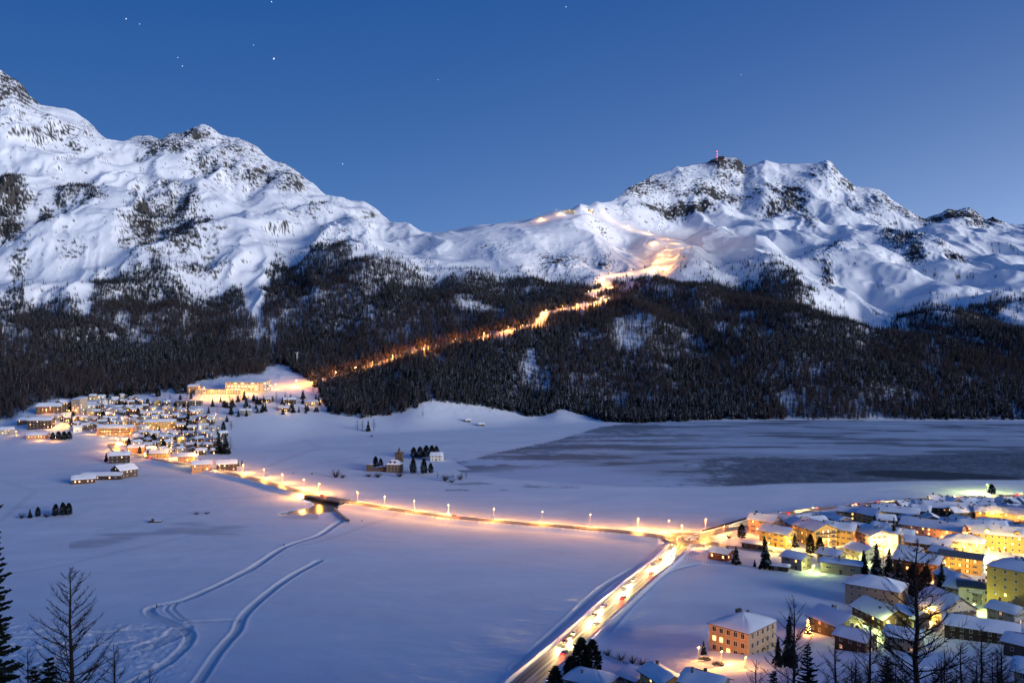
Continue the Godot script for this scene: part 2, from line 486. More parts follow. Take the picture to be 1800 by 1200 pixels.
func land_meshes():
	var nrm := PackedVector3Array()
	var clr := PackedColorArray()
	nrm.resize(NC * NR)
	clr.resize(NC * NR)
	var kinds := PackedByteArray()
	kinds.resize(NC * NR)
	for c in NC:
		for r in NR:
			var i := c * NR + r
			var n := normal_at(c, r)
			nrm[i] = n
			var p := P[i]
			if r <= NV:
				var v := Vector2(p.x, -p.z)
				var k := 0
				var a := 0.80 + 0.05 * nzA.get_noise_2d(p.x * 1.2, p.z * 3.0) - minf(TINT[i], 0.2)
				var cc := Color(a, a * 1.005, a * 1.02)
				var py := FARY[i]
				var px := CPX[c]
				if py < 868.0 and px > 770.0 and Geometry2D.is_point_in_polygon(v, lake_wide):
					k = 1
					var edge := lin_([770, 832, 840, 836, 900, 843, 980, 850, 1080, 856, 1200, 858, 1320, 855, 1400, 851, 1500, 850, 1600, 846, 1800, 845], px)
					if px > 1110.0 or py > 826.0 or Geometry2D.is_point_in_polygon(v, lake_w): cc = ice_color(px, py, p).lerp(cc, sstep(edge - 3.5, edge + 0.5, py + nzA.get_noise_2d(p.x * 0.8, 7.0) * 2.0))
				elif py > 862.0 and py < 910.0 and px > 470.0 and px < 620.0 and (Geometry2D.is_point_in_polygon(v, river_w) or under_bridge(v, 12.0)):
					k = 2
				elif px > 780.0 and px < 1100.0 and py > 805.0 and py < 862.0:
					var st := nzA.get_noise_2d(p.x * 0.9 + 90.0, p.z * 2.2)
					cc = cc.lerp(Color(0.3, 0.33, 0.38), 0.75 * sstep(0.26, 0.36, st))
				elif px > 120.0 and px < 560.0 and py > 890.0 and py < 965.0:
					var mid := lerpf(960.0, 905.0, (px - 120.0) / 440.0)
					var st := nzA.get_noise_2d(p.x * 0.8 + 40.0, p.z * 2.0) - absf(py - mid) / 34.0
					cc = cc.lerp(Color(0.42, 0.42, 0.45), 0.7 * sstep(-0.35, 0.25, st))
				kinds[i] = k
				clr[i] = cc
			else:
				var px := CPX[c]
				var py := FARY[i]
				var rk := rockiness(px, py)
				var nf := nzD.get_noise_2d(p.x * 0.6 + p.y * 0.5, p.y * 2.3)
				var nf2 := nzD.get_noise_2d(p.x * 2.6 + 70.0, p.y * 5.0)
				var big := nzA.get_noise_2d(p.x * 0.7 + 33.0, p.z * 0.5)
				var steep := 1.0 - n.y
				var s := 0.05 + rk * 0.80 + 0.62 * nf + 0.5 * nf2 + 0.3 * big + 1.0 * (steep - 0.22)
				if r < NV + 110: s -= 0.3
				var q := sstep(0.44 if px < 760.0 else 0.47, 0.56, s)
				var a := 0.82 + 0.05 * nf
				var snow := Color(a, a, a * 1.01)
				var tone := 0.03 + 0.06 * (0.5 + nf2)
				clr[i] = snow.lerp(Color(tone * 1.08, tone * 0.98, tone * 0.92), q)
				kinds[i] = 3
	var lists := [PackedInt32Array(), PackedInt32Array(), PackedInt32Array(), PackedInt32Array(), PackedInt32Array()]
	for c in NC - 1:
		for r in NR - 1:
			var i := c * NR + r
			var j := i + NR
			var k := 0
			if r >= NV: k = 3 if CPX[c] < 830.0 else 4
			elif kinds[i] == kinds[j] and kinds[i] == kinds[i + 1]: k = kinds[i]
			elif kinds[i] == 1 or kinds[j + 1] == 1: k = 1
			var L: PackedInt32Array = lists[k]
			L.append(i); L.append(i + 1); L.append(j)
			L.append(j); L.append(i + 1); L.append(j + 1)
			lists[k] = L
	# open water lies flat
	var info := [["snow_field", "snow_ground", "wide snow-covered valley floor crossed by ski tracks and the causeway"], ["frozen_lake", "ice", "frozen grey blue lake with dark ice bands below the forest"], ["river", "river", "dark open water of the river beside the road bridge"], ["snowy_mountain", "rock_snow", "broad snow and rock massif with rounded summit behind the far village"], ["snowy_mountain", "rock_snow", "snow peak carrying the red and white mast with the floodlit run"]]
	for k in 5:
		var map := {}
		var v := PackedVector3Array()
		var n := PackedVector3Array()
		var cl := PackedColorArray()
		var idx := PackedInt32Array()
		var remap := PackedInt32Array()
		remap.resize(NC * NR)
		remap.fill(-1)
		for i in lists[k]:
			if remap[i] < 0:
				remap[i] = v.size()
				var p := P[i]
				if k == 2: p.y = -0.3
				v.append(p)
				n.append(Vector3.UP if k == 2 else nrm[i])
				cl.append(clr[i])
			idx.append(remap[i])
		if idx.is_empty(): continue
		var a := []
		a.resize(Mesh.ARRAY_MAX)
		a[Mesh.ARRAY_VERTEX] = v
		a[Mesh.ARRAY_NORMAL] = n
		a[Mesh.ARRAY_COLOR] = cl
		a[Mesh.ARRAY_INDEX] = idx
		var m := ArrayMesh.new()
		m.add_surface_from_arrays(Mesh.PRIMITIVE_TRIANGLES, a)
		tag(mi(info[k][0], m, M[info[k][1]]), info[k][2], ["snow field", "lake", "river", "mountain", "mountain"][k], "", "structure")
	# the hillside under and behind the camera
	var st := SurfaceTool.new()
	st.begin(Mesh.PRIMITIVE_TRIANGLES)
	var nx := 120
	var nz := 90
	for j in nz + 1:
		for i in nx + 1:
			var x := lerpf(-275.0, 275.0, float(i) / nx)
			var d := 304.0 if j == 0 else lerpf(300.0, -70.0, (j - 1.0) / (nz - 1.0))
			var h := near_height(x, maxf(d, 0.0)) if d > 0.0 else 126.0 + d * 0.06
			h += valley_relief(x, maxf(d, 300.0)) * sstep(250.0, 300.0, d) + 1.2 * nzB.get_noise_2d(x, d) * sstep(300.0, 270.0, d)
			if j == 0: h -= 1.0
			elif d > 296.0: h -= 0.05
			st.set_color(Color(0.8, 0.8, 0.82))
			st.add_vertex(Vector3(x, h, -d))
	for j in nz:
		for i in nx:
			var q := j * (nx + 1) + i
			for t in [q, q + 1, q + nx + 1, q + 1, q + nx + 2, q + nx + 1]: st.add_index(t)
	st.generate_normals()
	tag(mi("hillside", st.commit(), M.snow_ground), "steep snowy hillside falling away below the viewpoint", "hillside", "", "structure")

func ice_color(px: float, py: float, p: Vector3) -> Color:
	var n := nzA.get_noise_2d(p.x * 0.35, p.z * 1.5)
	var f := nzD.get_noise_2d(p.x * 1.2, p.z * 1.6)
	var sp := nzD.get_noise_2d(p.x * 5.0 + 31.0, p.z * 2.2)
	var a := 0.47 + 0.12 * n + 0.06 * f
	a = lerpf(a, 0.62, 0.7 * sstep(0.10, 0.35, n) )
	a = lerpf(a, 0.15, 0.8 * sstep(-0.16, -0.34, n))
	# snowy skin towards the near shore and along the far one
	var nearb := lin_([780, 806, 900, 812, 1000, 822, 1100, 835, 1180, 846, 1230, 862], px)
	a = lerpf(a, 0.66, sstep(nearb - 14.0, nearb + 4.0, py + 6.0 * n) * (1.0 - sstep(1230.0, 1330.0, px)))
	# wide band of bare dark ice
	var top := lin_([1180, 830, 1230, 806, 1300, 803, 1500, 806, 1640, 800, 1800, 793], px)
	var b := sstep(top - 3.0, top + 3.0, py + 5.0 * f) * sstep(1180.0, 1300.0, px + 160.0 * f)
	a = lerpf(a, 0.15 + 0.10 * f + 0.05 * n + 0.09 * sstep(0.1, 0.45, sp), b)
	# black new ice
	var e := pow((px - 1650.0) / 150.0, 2.0) + pow((py - lin_([1500, 830, 1650, 836, 1800, 842], px)) / 7.0, 2.0)
	a = lerpf(a, 0.05, sstep(1.15, 0.85, e))
	# grey belt along the western shore
	var w := sstep(1300.0, 1120.0, px) * sstep(0.22, -0.1, n + 0.4 * f) * sstep(835.0, 815.0, py + (px - 900.0) * 0.12)
	a = lerpf(a, 0.2, 0.8 * w)
	a = clampf(a, 0.04, 0.8)
	return Color(a * 0.88, a * 0.98, a * 1.10)

func column_of(px: float) -> int:
	var i := CPX.bsearch(px)
	return clampi(i, 0, NC - 1)

func hit(px: float, py: float) -> Vector3:      # the nearest point of the land seen at a photo position
	var c := column_of(px)
	for r in range(1, NR):
		var p := P[c * NR + r]
		var q := 600.0 - (p.y - CH) * F / -p.z
		if q <= py:
			var p0 := P[c * NR + r - 1]
			var q0 := 600.0 - (p0.y - CH) * F / -p0.z
			var t := clampf((q0 - py) / maxf(q0 - q, 0.001), 0.0, 1.0)
			var z := p0.lerp(p, t)
			z.x = (px - 900.0) * -z.z / F
			return z
	return P[c * NR + NR - 6]

func ground(x: float, d: float) -> float:
	if d <= 300.0: return near_height(x, d)
	var c := column_of(900.0 + x * F / d)
	var lo := 0
	var hi := NR - 1
	while hi - lo > 1:
		var m := (lo + hi) / 2
		if -P[c * NR + m].z < d: lo = m
		else: hi = m
	var a := P[c * NR + lo]
	var b := P[c * NR + hi]
	return lerpf(a.y, b.y, clampf((d + a.z) / maxf(a.z - b.z, 0.001), 0.0, 1.0))

# ------------------------------------------------------------------ roads
func define_roads():
	roads = [
		["road", "two-lane causeway road with street lamps between the roundabout and the far village", [1186, 947, 1150, 941, 1080, 933, 1000, 926, 920, 920, 850, 914, 780, 907, 720, 899, 660, 890, 610, 881, 560, 872, 520, 862, 480, 851, 440, 840, 400, 831, 350, 821, 300, 812, 260, 805, 225, 798, 206, 790, 197, 781, 200, 773, 214, 768], 9.0, 0.9, 2.2],
		["road", "bright wet road running down past the dark trees from the roundabout", [1196, 952, 1186, 968, 1168, 985, 1140, 1007, 1106, 1036, 1070, 1068, 1036, 1100, 1000, 1133, 960, 1168, 920, 1203, 880, 1238, 850, 1262], 10.5, 1.0, 0.5],
		["road", "lakeside road curving behind the town along the snow field", [1232, 942, 1262, 934, 1290, 926, 1330, 914, 1380, 903, 1450, 893, 1530, 885, 1600, 879, 1680, 875, 1800, 870, 1950, 865], 8.5, 0.5, 2.6],
		["road", "lit village street leading from the roundabout into the town", [1240, 951, 1262, 957, 1290, 962, 1340, 967, 1400, 971, 1450, 969, 1500, 962, 1540, 955, 1600, 950], 7.5, 0.5, 0.6],
	]
	for r in roads: add_track(r[2], r[3], r[4], 1, r[5])

func smooth_line(pts: Array, hgt: float, step := 3.0) -> PackedVector3Array:
	var cv := Curve3D.new()
	var q := []
	for i in pts.size() / 2: q.append(pp(pts[i * 2], pts[i * 2 + 1], hgt))
	for i in q.size():
		var t := Vector3.ZERO
		if i > 0 and i < q.size() - 1: t = (q[i + 1] - q[i - 1]).normalized() * minf(q[i].distance_to(q[i - 1]), q[i].distance_to(q[i + 1])) * 0.33
		cv.add_point(q[i], -t, t)
	cv.bake_interval = step
	return cv.get_baked_points()

func build_roads():
	var across := [-0.5, -0.46, -0.40, -0.34, -0.30, -0.20, -0.16, -0.06, -0.03, 0.03, 0.06, 0.16, 0.20, 0.30, 0.34, 0.40, 0.46, 0.5]
	var tone := [0.5, 0.16, 0.22, 0.07, 0.06, 0.20, 0.07, 0.06, 0.38, 0.42, 0.06, 0.07, 0.20, 0.06, 0.07, 0.22, 0.18, 0.5]
	for rd in roads:
		var line := smooth_line(rd[2], rd[5], 3.0)
		var st := SurfaceTool.new()
		st.begin(Mesh.PRIMITIVE_TRIANGLES)
		var n := across.size()
		for i in line.size():
			var t := (line[mini(i + 1, line.size() - 1)] - line[maxi(i - 1, 0)]).normalized()
			var s := t.cross(Vector3.UP).normalized()
			for k in n:
				var p: Vector3 = line[i] + s * (across[k] * rd[3])
				var a: float = tone[k] * (1.0 + 0.5 * nzB.get_noise_2d(p.x * 0.5, p.z * 0.5 + k * 30.0))
				a = lerpf(a, 0.45, 0.5 * sstep(0.15, 0.4, nzA.get_noise_2d(p.x + k * 9.0, p.z)))
				st.set_color(Color(a, a, a * 1.02))
				p.y += 0.10 + 0.05 * (0.5 - absf(across[k]))
				st.add_vertex(p)
		for i in line.size() - 1:
			for k in n - 1:
				var q := i * n + k
				for e in [q, q + n, q + 1, q + 1, q + n, q + n + 1]: st.add_index(e)
		st.generate_normals()
		tag(mi(rd[0], st.commit(), M.road), rd[1], "road", "", "structure")
	# roundabout
	var c := pp(1211, 947, 1.6)
	var st := SurfaceTool.new()
	st.begin(Mesh.PRIMITIVE_TRIANGLES)
	var rr := [7.2, 8.2, 10.0, 12.0, 14.5, 16.5]
	var rt := [0.5, 0.12, 0.06, 0.18, 0.06, 0.45]
	for i in 65:
		var a := TAU * i / 64.0
		for k in 6:
			var q: float = rt[k] * (1.0 + 0.4 * nzB.get_noise_2d(cos(a) * 60.0, sin(a) * 60.0 + k * 9.0))
			st.set_color(Color(q, q, q * 1.02))
			st.add_vertex(c + Vector3(cos(a) * rr[k], 0.9 - 0.03 * k, sin(a) * rr[k]))
	for i in 64:
		for k in 5:
			var q := i * 6 + k
			for e in [q, q + 1, q + 6, q + 1, q + 7, q + 6]: st.add_index(e)
	st.generate_normals()
	tag(mi("roundabout", st.commit(), M.road), "wet roundabout where the causeway, town street and lake road meet", "roundabout", "", "structure")

# ------------------------------------------------------------------ forest
func tri(st: SurfaceTool, a: Vector3, b: Vector3, c: Vector3, k: Color):
	st.set_color(k); st.add_vertex(a)
	st.set_color(k); st.add_vertex(b)
	st.set_color(k); st.add_vertex(c)

func tube(st: SurfaceTool, a: Vector3, b: Vector3, ra: float, rb: float, k: Color, n := 4):
	var t := (b - a).normalized()
	var u := t.cross(Vector3.RIGHT if absf(t.x) < 0.8 else Vector3.BACK).normalized()
	var w := t.cross(u)
	for i in n:
		var f := TAU * i / n
		var g := TAU * (i + 1) / n
		var e0 := u * cos(f) + w * sin(f)
		var e1 := u * cos(g) + w * sin(g)
		tri(st, a + e0 * ra, a + e1 * ra, b + e0 * rb, k)
		tri(st, a + e1 * ra, b + e1 * rb, b + e0 * rb, k)

func spruce_mesh(s: int, tiers: int, per: int, part := 0, girth := 1.0) -> Mesh:   # unit height
	var r := RandomNumberGenerator.new()
	r.seed = s
	var st := SurfaceTool.new()
	st.begin(Mesh.PRIMITIVE_TRIANGLES)
	if part != 2: tube(st, Vector3.ZERO, Vector3(0, 0.96, 0), 0.016, 0.003, Color(0.03, 0.024, 0.02))
	if part == 1:
		st.generate_normals()
		return st.commit()
	for t in tiers:
		var y := 0.08 + 0.86 * pow(float(t) / tiers, 0.92)
		var rad := (0.185 * (1.0 - y) + 0.018) * girth * r.randf_range(0.82, 1.12)
		var a0 := r.randf() * TAU
		for i in per:
			var a := a0 + TAU * (i + r.randf_range(-0.3, 0.3)) / per
			var l := rad * r.randf_range(0.65, 1.2)
			var dir := Vector3(cos(a), 0, sin(a))
			var sd := Vector3(-dir.z, 0, dir.x) * l * r.randf_range(0.34, 0.5)
			var root := Vector3(0, y + 0.045, 0)
			var tip := dir * l + Vector3(0, y - l * 0.42, 0)
			var mid := dir * l * 0.55 + Vector3(0, y + 0.004, 0)
			var q := r.randf_range(0.7, 1.3)
			var k := Color(0.014 * q, 0.019 * q, 0.018 * q)
			if r.randf() < 0.16: k = Color(0.17, 0.18, 0.20)
			tri(st, root, mid + sd, tip, k)
			tri(st, root, tip, mid - sd, k)
	tri(st, Vector3(0.012, 0.9, 0), Vector3(-0.008, 0.9, 0.01), Vector3(0, 1, 0), Color(0.015, 0.022, 0.017))
	st.generate_normals()
	return st.commit()

func larch_mesh(s: int, n: int) -> Mesh:     # bare in winter: trunk and a fuzz of thin twigs
	var r := RandomNumberGenerator.new()
	r.seed = s
	var st := SurfaceTool.new()
	st.begin(Mesh.PRIMITIVE_TRIANGLES)
	tube(st, Vector3.ZERO, Vector3(0, 1, 0), 0.014, 0.003, Color(0.042, 0.036, 0.035), 3)
	for i in n:
		var y := 0.16 + 0.82 * float(i) / n
		var a := r.randf() * TAU
		var l := (0.19 * (1.0 - y) + 0.03) * r.randf_range(0.55, 1.15)
		var dir := Vector3(cos(a), 0, sin(a))
		var sd := Vector3(-dir.z, 0, dir.x) * 0.011
		var q := r.randf_range(0.7, 1.35)
		var k := Color(0.040 * q, 0.033 * q, 0.036 * q)
		var tip := dir * l + Vector3(0, y + l * r.randf_range(-0.1, 0.4), 0)
		tri(st, Vector3(0, y - 0.012, 0) + sd, Vector3(0, y + 0.016, 0) - sd, tip, k)
		tri(st, dir * l * 0.45 + Vector3(0, y - 0.02, 0), dir * l * 0.5 + Vector3(0, y + 0.03, 0) + sd * 3.0, tip + sd * 4.0, k)
	st.generate_normals()
	return st.commit()

const TREELINE := [-420, 540, 0, 528, 35, 508, 55, 532, 105, 524, 150, 546, 164, 546, 168, 497, 235, 490, 272, 470, 311, 495, 370, 514, 420, 492, 432, 530, 462, 548, 468, 500, 476, 455, 540, 446, 600, 428, 615, 460, 661, 464, 736, 480, 800, 490, 872, 488, 960, 490, 1047, 495, 1086, 495, 1200, 492, 1300, 488, 1372, 472, 1403, 488, 1438, 531, 1489, 565, 1528, 586, 1567, 570, 1605, 546, 1700, 548, 1770, 542, 1800, 545, 2220, 540]
const FOREST_FOOT := [-420, 750, 0, 745, 40, 730, 62, 712, 100, 702, 200, 693, 330, 690, 345, 672, 400, 664, 462, 660, 470, 648, 520, 655, 540, 668, 562, 700, 580, 728, 640, 735, 700, 728, 735, 716, 745, 706, 800, 712, 870, 722, 930, 736, 960, 733, 990, 722, 1030, 731, 1060, 741, 1110, 745, 1200, 741, 1300, 738, 2220, 738]
# px, py, half sizes, how bare
const CLEARINGS := [[445, 540, 16, 22, 1.0], [1112, 590, 34, 34, .75], [930, 655, 16, 36, .75], [955, 675, 16, 22, .7], [840, 545, 40, 6, .9], [880, 553, 10, 12, .9], [815, 535, 18, 8, .8], [1300, 590, 10, 22, .7], [1345, 590, 16, 18, .6], [1540, 580, 18, 14, .9], [1660, 560, 26, 12, .7], [1785, 565, 26, 14, .9], [1030, 600, 30, 14, .6], [240, 600, 24, 20, .6], [215, 565, 14, 14, .6], [135, 555, 24, 10, .8], [490, 655, 22, 14, 1.0], [455, 580, 8, 40, .6], [1200, 620, 60, 10, .5], [1370, 505, 20, 8, .6], [15, 570, 16, 40, .7], [480, 600, 6, 40, .8], [1640, 620, 20, 40, .45], [870, 595, 30, 10, .5], [700, 600, 20, 12, .4], [660, 575, 18, 16, .3], [1440, 640, 40, 24, .45], [1580, 700, 50, 14, .35]]

var run_pts := []      # the ski run in world coordinates, filled in before the forest is planted

func build_forest():
	make_run_path()
	var r := RandomNumberGenerator.new()
	r.seed = 21
	var xf := [[], [], [], []]
	var cc := [[], [], [], []]
	var best := []
	var rows: int = NM[0] + NM[1] + NM[2] + NM[3]
	var tries := 0
	var made := 0
	while tries < 900000 and made < 118000:
		tries += 1
		var px := r.randf_range(-250.0, 2050.0)
		var rr: float = NV - 30 + r.randf() * (rows + 30 + 62)
		var c := column_of(px)
		var i := c * NR + int(rr)
		var p := P[i].lerp(P[i + 1], rr - floorf(rr))
		if c > 0: p = P[i - NR].lerp(P[i - NR + 1], rr - floorf(rr)).lerp(p, clampf((px - CPX[c - 1]) / (CPX[c] - CPX[c - 1]), 0.0, 1.0))
		var py := FARY[i]
		var px_d := -p.z
		# equal spacing on the ground
		var cell_d := (P[i].z - P[i + 1].z) * px_d
		if r.randf() > cell_d / (15.0 * 2500.0): continue
		var tl := lin_(TREELINE, px + 22.0 * nzA.get_noise_2d(p.x * 1.5, p.z * 1.5)) + 7.0 * nzA.get_noise_2d(px * 3.0, 40.0)
		var ft := lin_(FOREST_FOOT, px) + 2.0 * nzA.get_noise_2d(px * 4.0, 90.0)
		var dens := sstep(tl - 2.0, tl + 12.0, py) * (1.0 if py < ft else 0.0)
		if py < tl:
			dens = maxf(dens, 0.10 * sstep(tl - 30.0, tl, py) * (1.0 if nzA.get_noise_2d(px * 2.0, py * 5.0) > 0.0 else 0.3))
		if py < tl and py > 325.0: dens = maxf(dens, 0.5 * sstep(0.35, 0.7, rockiness(px, py) + 0.5 * nzD.get_noise_2d(p.x * 0.6, p.z * 0.3)) * (1.0 if px < 700.0 else 0.4))
		if dens <= 0.0: continue
		for k in CLEARINGS:
			var e: float = pow((px - k[0]) / k[2], 2.0) + pow((py - k[1]) / k[3], 2.0)
			if e < 1.5: dens *= 1.0 - k[4] * sstep(1.5, 0.6, e + 0.5 * nzD.get_noise_2d(p.x, p.z))
		var gap := nzA.get_noise_2d(p.x * 1.1 + 300.0, p.z * 0.5)
		dens *= lerpf(1.0, 0.3, sstep(0.22, 0.45, gap))
		if r.randf() > dens: continue
		if near_run(p, 16.0 if py < 545.0 else 12.5): continue
		var spr := 0.42 + 0.9 * nzB.get_noise_2d(p.x * 0.12, p.z * 0.12) + (0.45 if py > ft - 35.0 and px > 560 and px < 1300 else 0.0) + 0.5 * sstep(tl + 30.0, tl, py)
		var is_spruce := r.randf() < spr
		var h := r.randf_range(10.0, 24.0) * lerpf(0.65, 1.0, sstep(tl - 5.0, tl + 60.0, py))
		var w := h * r.randf_range(0.7, 1.15)
		var b := Basis(Vector3.UP, r.randf() * TAU).scaled(Vector3(w, h, w))
		var q := r.randf_range(0.75, 1.3)
		var kind := (0 if is_spruce else 2) + (r.randi() & 1)
		p.y -= 0.3
		xf[kind].append(Transform3D(b, p))
		cc[kind].append(Color(q, q * r.randf_range(0.92, 1.05), q * r.randf_range(0.9, 1.1)))
		made += 1
	print("trees ", made, " tries ", tries)
	var meshes := [spruce_mesh(1, 9, 6), spruce_mesh(2, 8, 6), larch_mesh(3, 34), larch_mesh(4, 30)]
	var nm := ["spruce_forest", "spruce_forest", "larch_forest", "larch_forest"]
	var lb := ["mass of dark green spruces covering the mountainside", "mass of slender dark spruces mixed into the mountainside forest", "mass of bare brown larches covering the mountainside", "mass of bare thin larches mixed into the mountainside forest"]
	for k in 4:
		# the nearest trees stand alone, the rest are one mass
		var order := range(xf[k].size())
		order.sort_custom(func(a, b): return xf[k][a].origin.z > xf[k][b].origin.z)
		var single := 75
		for j in single:
			var id: int = order[j]
			var o := mi("spruce_tree" if k < 2 else "larch_tree", meshes[k], M.needles)
			o.transform = xf[k][id]
			tag(o, "dark spruce standing in the front rank of the forest edge" if k < 2 else "bare brown larch standing in the front rank of the forest edge", "tree", "spruces at the forest edge" if k < 2 else "larches at the forest edge")
		var mm := MultiMesh.new()
		mm.transform_format = MultiMesh.TRANSFORM_3D
		mm.use_colors = true
		mm.mesh = meshes[k]
		mm.instance_count = order.size() - single
		for j in range(single, order.size()):
			mm.set_instance_transform(j - single, xf[k][order[j]])
			mm.set_instance_color(j - single, cc[k][order[j]])
		var o := MultiMeshInstance3D.new()
		o.name = numbered(nm[k])
		o.multimesh = mm
		o.material_override = M.needles
		add_child(o)
		tag(o, lb[k], "forest", "", "stuff")

const RUN := [[1000, 373], [1040, 374], [1075, 388], [1105, 402], [1140, 411], [1170, 421], [1188, 428], [1172, 440], [1160, 448], [1178, 456], [1155, 462], [1150, 470], [1140, 476], [1110, 481], [1075, 486], [1062, 496], [1070, 506], [1050, 512], [1035, 519], [1062, 528], [1070, 531], [1045, 537], [1015, 541], [990, 545], [960, 552], [955, 562], [945, 574], [918, 579], [893, 583], [850, 594], [800, 604], [748, 615], [715, 626], [690, 634], [655, 646], [625, 656], [590, 664], [550, 674], [520, 680]]

func make_run_path():
	for q in RUN: run_pts.append(hit(q[0], q[1]))

func near_run(p: Vector3, reach: float) -> bool:
	var v := Vector2(p.x, p.z)
	for i in range(12, run_pts.size() - 1):
		var a: Vector3 = run_pts[i]
		var b: Vector3 = run_pts[i + 1]
		if p.z > maxf(a.z, b.z) + 30.0 or p.z < minf(a.z, b.z) - 30.0: continue
		if Geometry2D.get_closest_point_to_segment(v, Vector2(a.x, a.z), Vector2(b.x, b.z)).distance_to(v) < reach: return true
	return false

# ------------------------------------------------------------------ buildings
func quad(st: SurfaceTool, a: Vector3, b: Vector3, c: Vector3, d: Vector3):     # seen from outside: a, b, c, d run clockwise
	for v in [a, b, c, a, c, d]: st.add_vertex(v)

func box(st: SurfaceTool, c: Vector3, s: Vector3, yaw := 0.0):
	var h := s * 0.5
	var q := []
	for i in 8:
		var v := Vector3(h.x if i & 1 else -h.x, h.y if i & 2 else -h.y, h.z if i & 4 else -h.z)
		q.append(c + v.rotated(Vector3.UP, yaw))
	quad(st, q[4], q[6], q[7], q[5])
	quad(st, q[1], q[3], q[2], q[0])
	quad(st, q[5], q[7], q[3], q[1])
	quad(st, q[0], q[2], q[6], q[4])
	quad(st, q[2], q[3], q[7], q[6])
	quad(st, q[0], q[4], q[5], q[1])

func begin() -> SurfaceTool:
	var st := SurfaceTool.new()
	st.begin(Mesh.PRIMITIVE_TRIANGLES)
	st.set_smooth_group(-1)
	return st

func done(st: SurfaceTool) -> ArrayMesh:
	st.generate_normals()
	return st.commit()

func box_mesh(s: Vector3) -> ArrayMesh:
	var st := begin()
	box(st, Vector3(0, s.y * 0.5, 0), s)
	return done(st)

func snow_patch(st: SurfaceTool, a: Vector3, b: Vector3, c: Vector3, d: Vector3, thick: float, sd: float, nu := 10, nv := 6):
	# a-b along the eave, d-c along the ridge
	var g := []
	for j in nv + 1:
		for i in nu + 1:
			var u := float(i) / nu
			var v := float(j) / nv
			var p := a.lerp(b, u).lerp(d.lerp(c, u), v)
			var e := minf(minf(u, 1.0 - u) * 12.0, v * 8.0)
			var t := thick * (sstep(0.0, 1.0, e) * (0.85 + 0.75 * nzB.get_noise_2d(p.x * 4.0 + sd, p.z * 4.0 + p.y)) + 0.02)
			g.append(p + Vector3(0, t, 0))
	for j in nv:
		for i in nu:
			var q := j * (nu + 1) + i
			st.set_smooth_group(1)
			quad(st, g[q], g[q + nu + 1], g[q + nu + 2], g[q + 1])

func panel(st: SurfaceTool, a: Vector3, b: Vector3, c: Vector3, d: Vector3, t: float):
	var k := Vector3(0, t, 0)
	quad(st, a, d, c, b)
	quad(st, a - k, b - k, c - k, d - k)
	quad(st, a, b, b - k, a - k)
	quad(st, b, c, c - k, b - k)
	quad(st, c, d, d - k, c - k)
	quad(st, d, a, a - k, d - k)

var win_mesh := {}
func window_mesh(w: float, h: float, lit: int, arched := false, shut := false) -> Mesh:
	var key := "%.2f %.2f %d %s %s" % [w, h, lit, arched, shut]
	if win_mesh.has(key): return win_mesh[key]
	var m := ArrayMesh.new()
	var st := begin()
	var f := 0.11
	box(st, Vector3(0, h * 0.5 - f * 0.5, 0.03), Vector3(w, f, 0.14))
	box(st, Vector3(0, -h * 0.5 - 0.02, 0.06), Vector3(w + 0.2, 0.12, 0.24))
	for s in [-1.0, 1.0]: box(st, Vector3(s * (w * 0.5 - f * 0.5), 0.017, 0.032), Vector3(f, h - f - 0.02, 0.13))
	box(st, Vector3(0, 0.017, 0.026), Vector3(0.07, h - f - 0.02, 0.10))
	if arched:
		var pr := Vector3(-w * 0.5, h * 0.5, 0.1)
		for i in range(1, 9):
			var a := PI - PI * i / 8.0
			var q := Vector3(cos(a) * w * 0.5, h * 0.5 + sin(a) * w * 0.5, 0.1)
			quad(st, pr, q, q * Vector3(0.75, 1, 1) + Vector3(0, -f, 0), pr * Vector3(0.75, 1, 1) + Vector3(0, -f, 0))
			pr = q
	done(st)
	m = st.commit(m)
	var s2 := begin()
	quad(s2, Vector3(-w * 0.5 + f, -h * 0.5, 0.022), Vector3(-w * 0.5 + f, h * 0.5 - f, 0.022), Vector3(w * 0.5 - f, h * 0.5 - f, 0.022), Vector3(w * 0.5 - f, -h * 0.5, 0.022))
	if arched:
		for i in 8:
			var a := PI - PI * i / 8.0
			var b := PI - PI * (i + 1) / 8.0
			for q in [Vector3(0, h * 0.5 - f, 0.022), Vector3(cos(a) * w * 0.4, h * 0.5 - f + sin(a) * w * 0.45, 0.022), Vector3(cos(b) * w * 0.4, h * 0.5 - f + sin(b) * w * 0.45, 0.022)]: s2.add_vertex(q)
	s2.generate_normals()
	m = s2.commit(m)
	if shut:
		var s3 := begin()
		for s in [-1.0, 1.0]:
			box(s3, Vector3(s * (w * 0.72), 0, 0.05), Vector3(w * 0.4, h * 0.98, 0.07))
			for k in 3: box(s3, Vector3(s * (w * 0.72), (k - 1) * h * 0.3, 0.095), Vector3(w * 0.3, h * 0.2, 0.03))
		s3.generate_normals()
		m = s3.commit(m)
		m.surface_set_material(2, M.wood)
	m.surface_set_material(0, M.frame)
	m.surface_set_material(1, [M.pane_dark, M.pane_lit, M.pane_dim][lit])
	win_mesh[key] = m
	return m

var wall_mats := {}
const WALLS := {
	"yellow": [0.55, 0.38, 0.13], "cream": [0.50, 0.43, 0.31], "white": [0.68, 0.66, 0.62], "pink": [0.52, 0.34, 0.26], "red": [0.20, 0.05, 0.035], "brown": [0.11, 0.065, 0.04],
	"dark": [0.06, 0.042, 0.032], "beige": [0.38, 0.33, 0.26], "green": [0.46, 0.52, 0.36], "orange": [0.50, 0.26, 0.12], "stone": [0.10, 0.08, 0.065], "grey": [0.30, 0.29, 0.28], "peach": [0.56, 0.38, 0.25]}

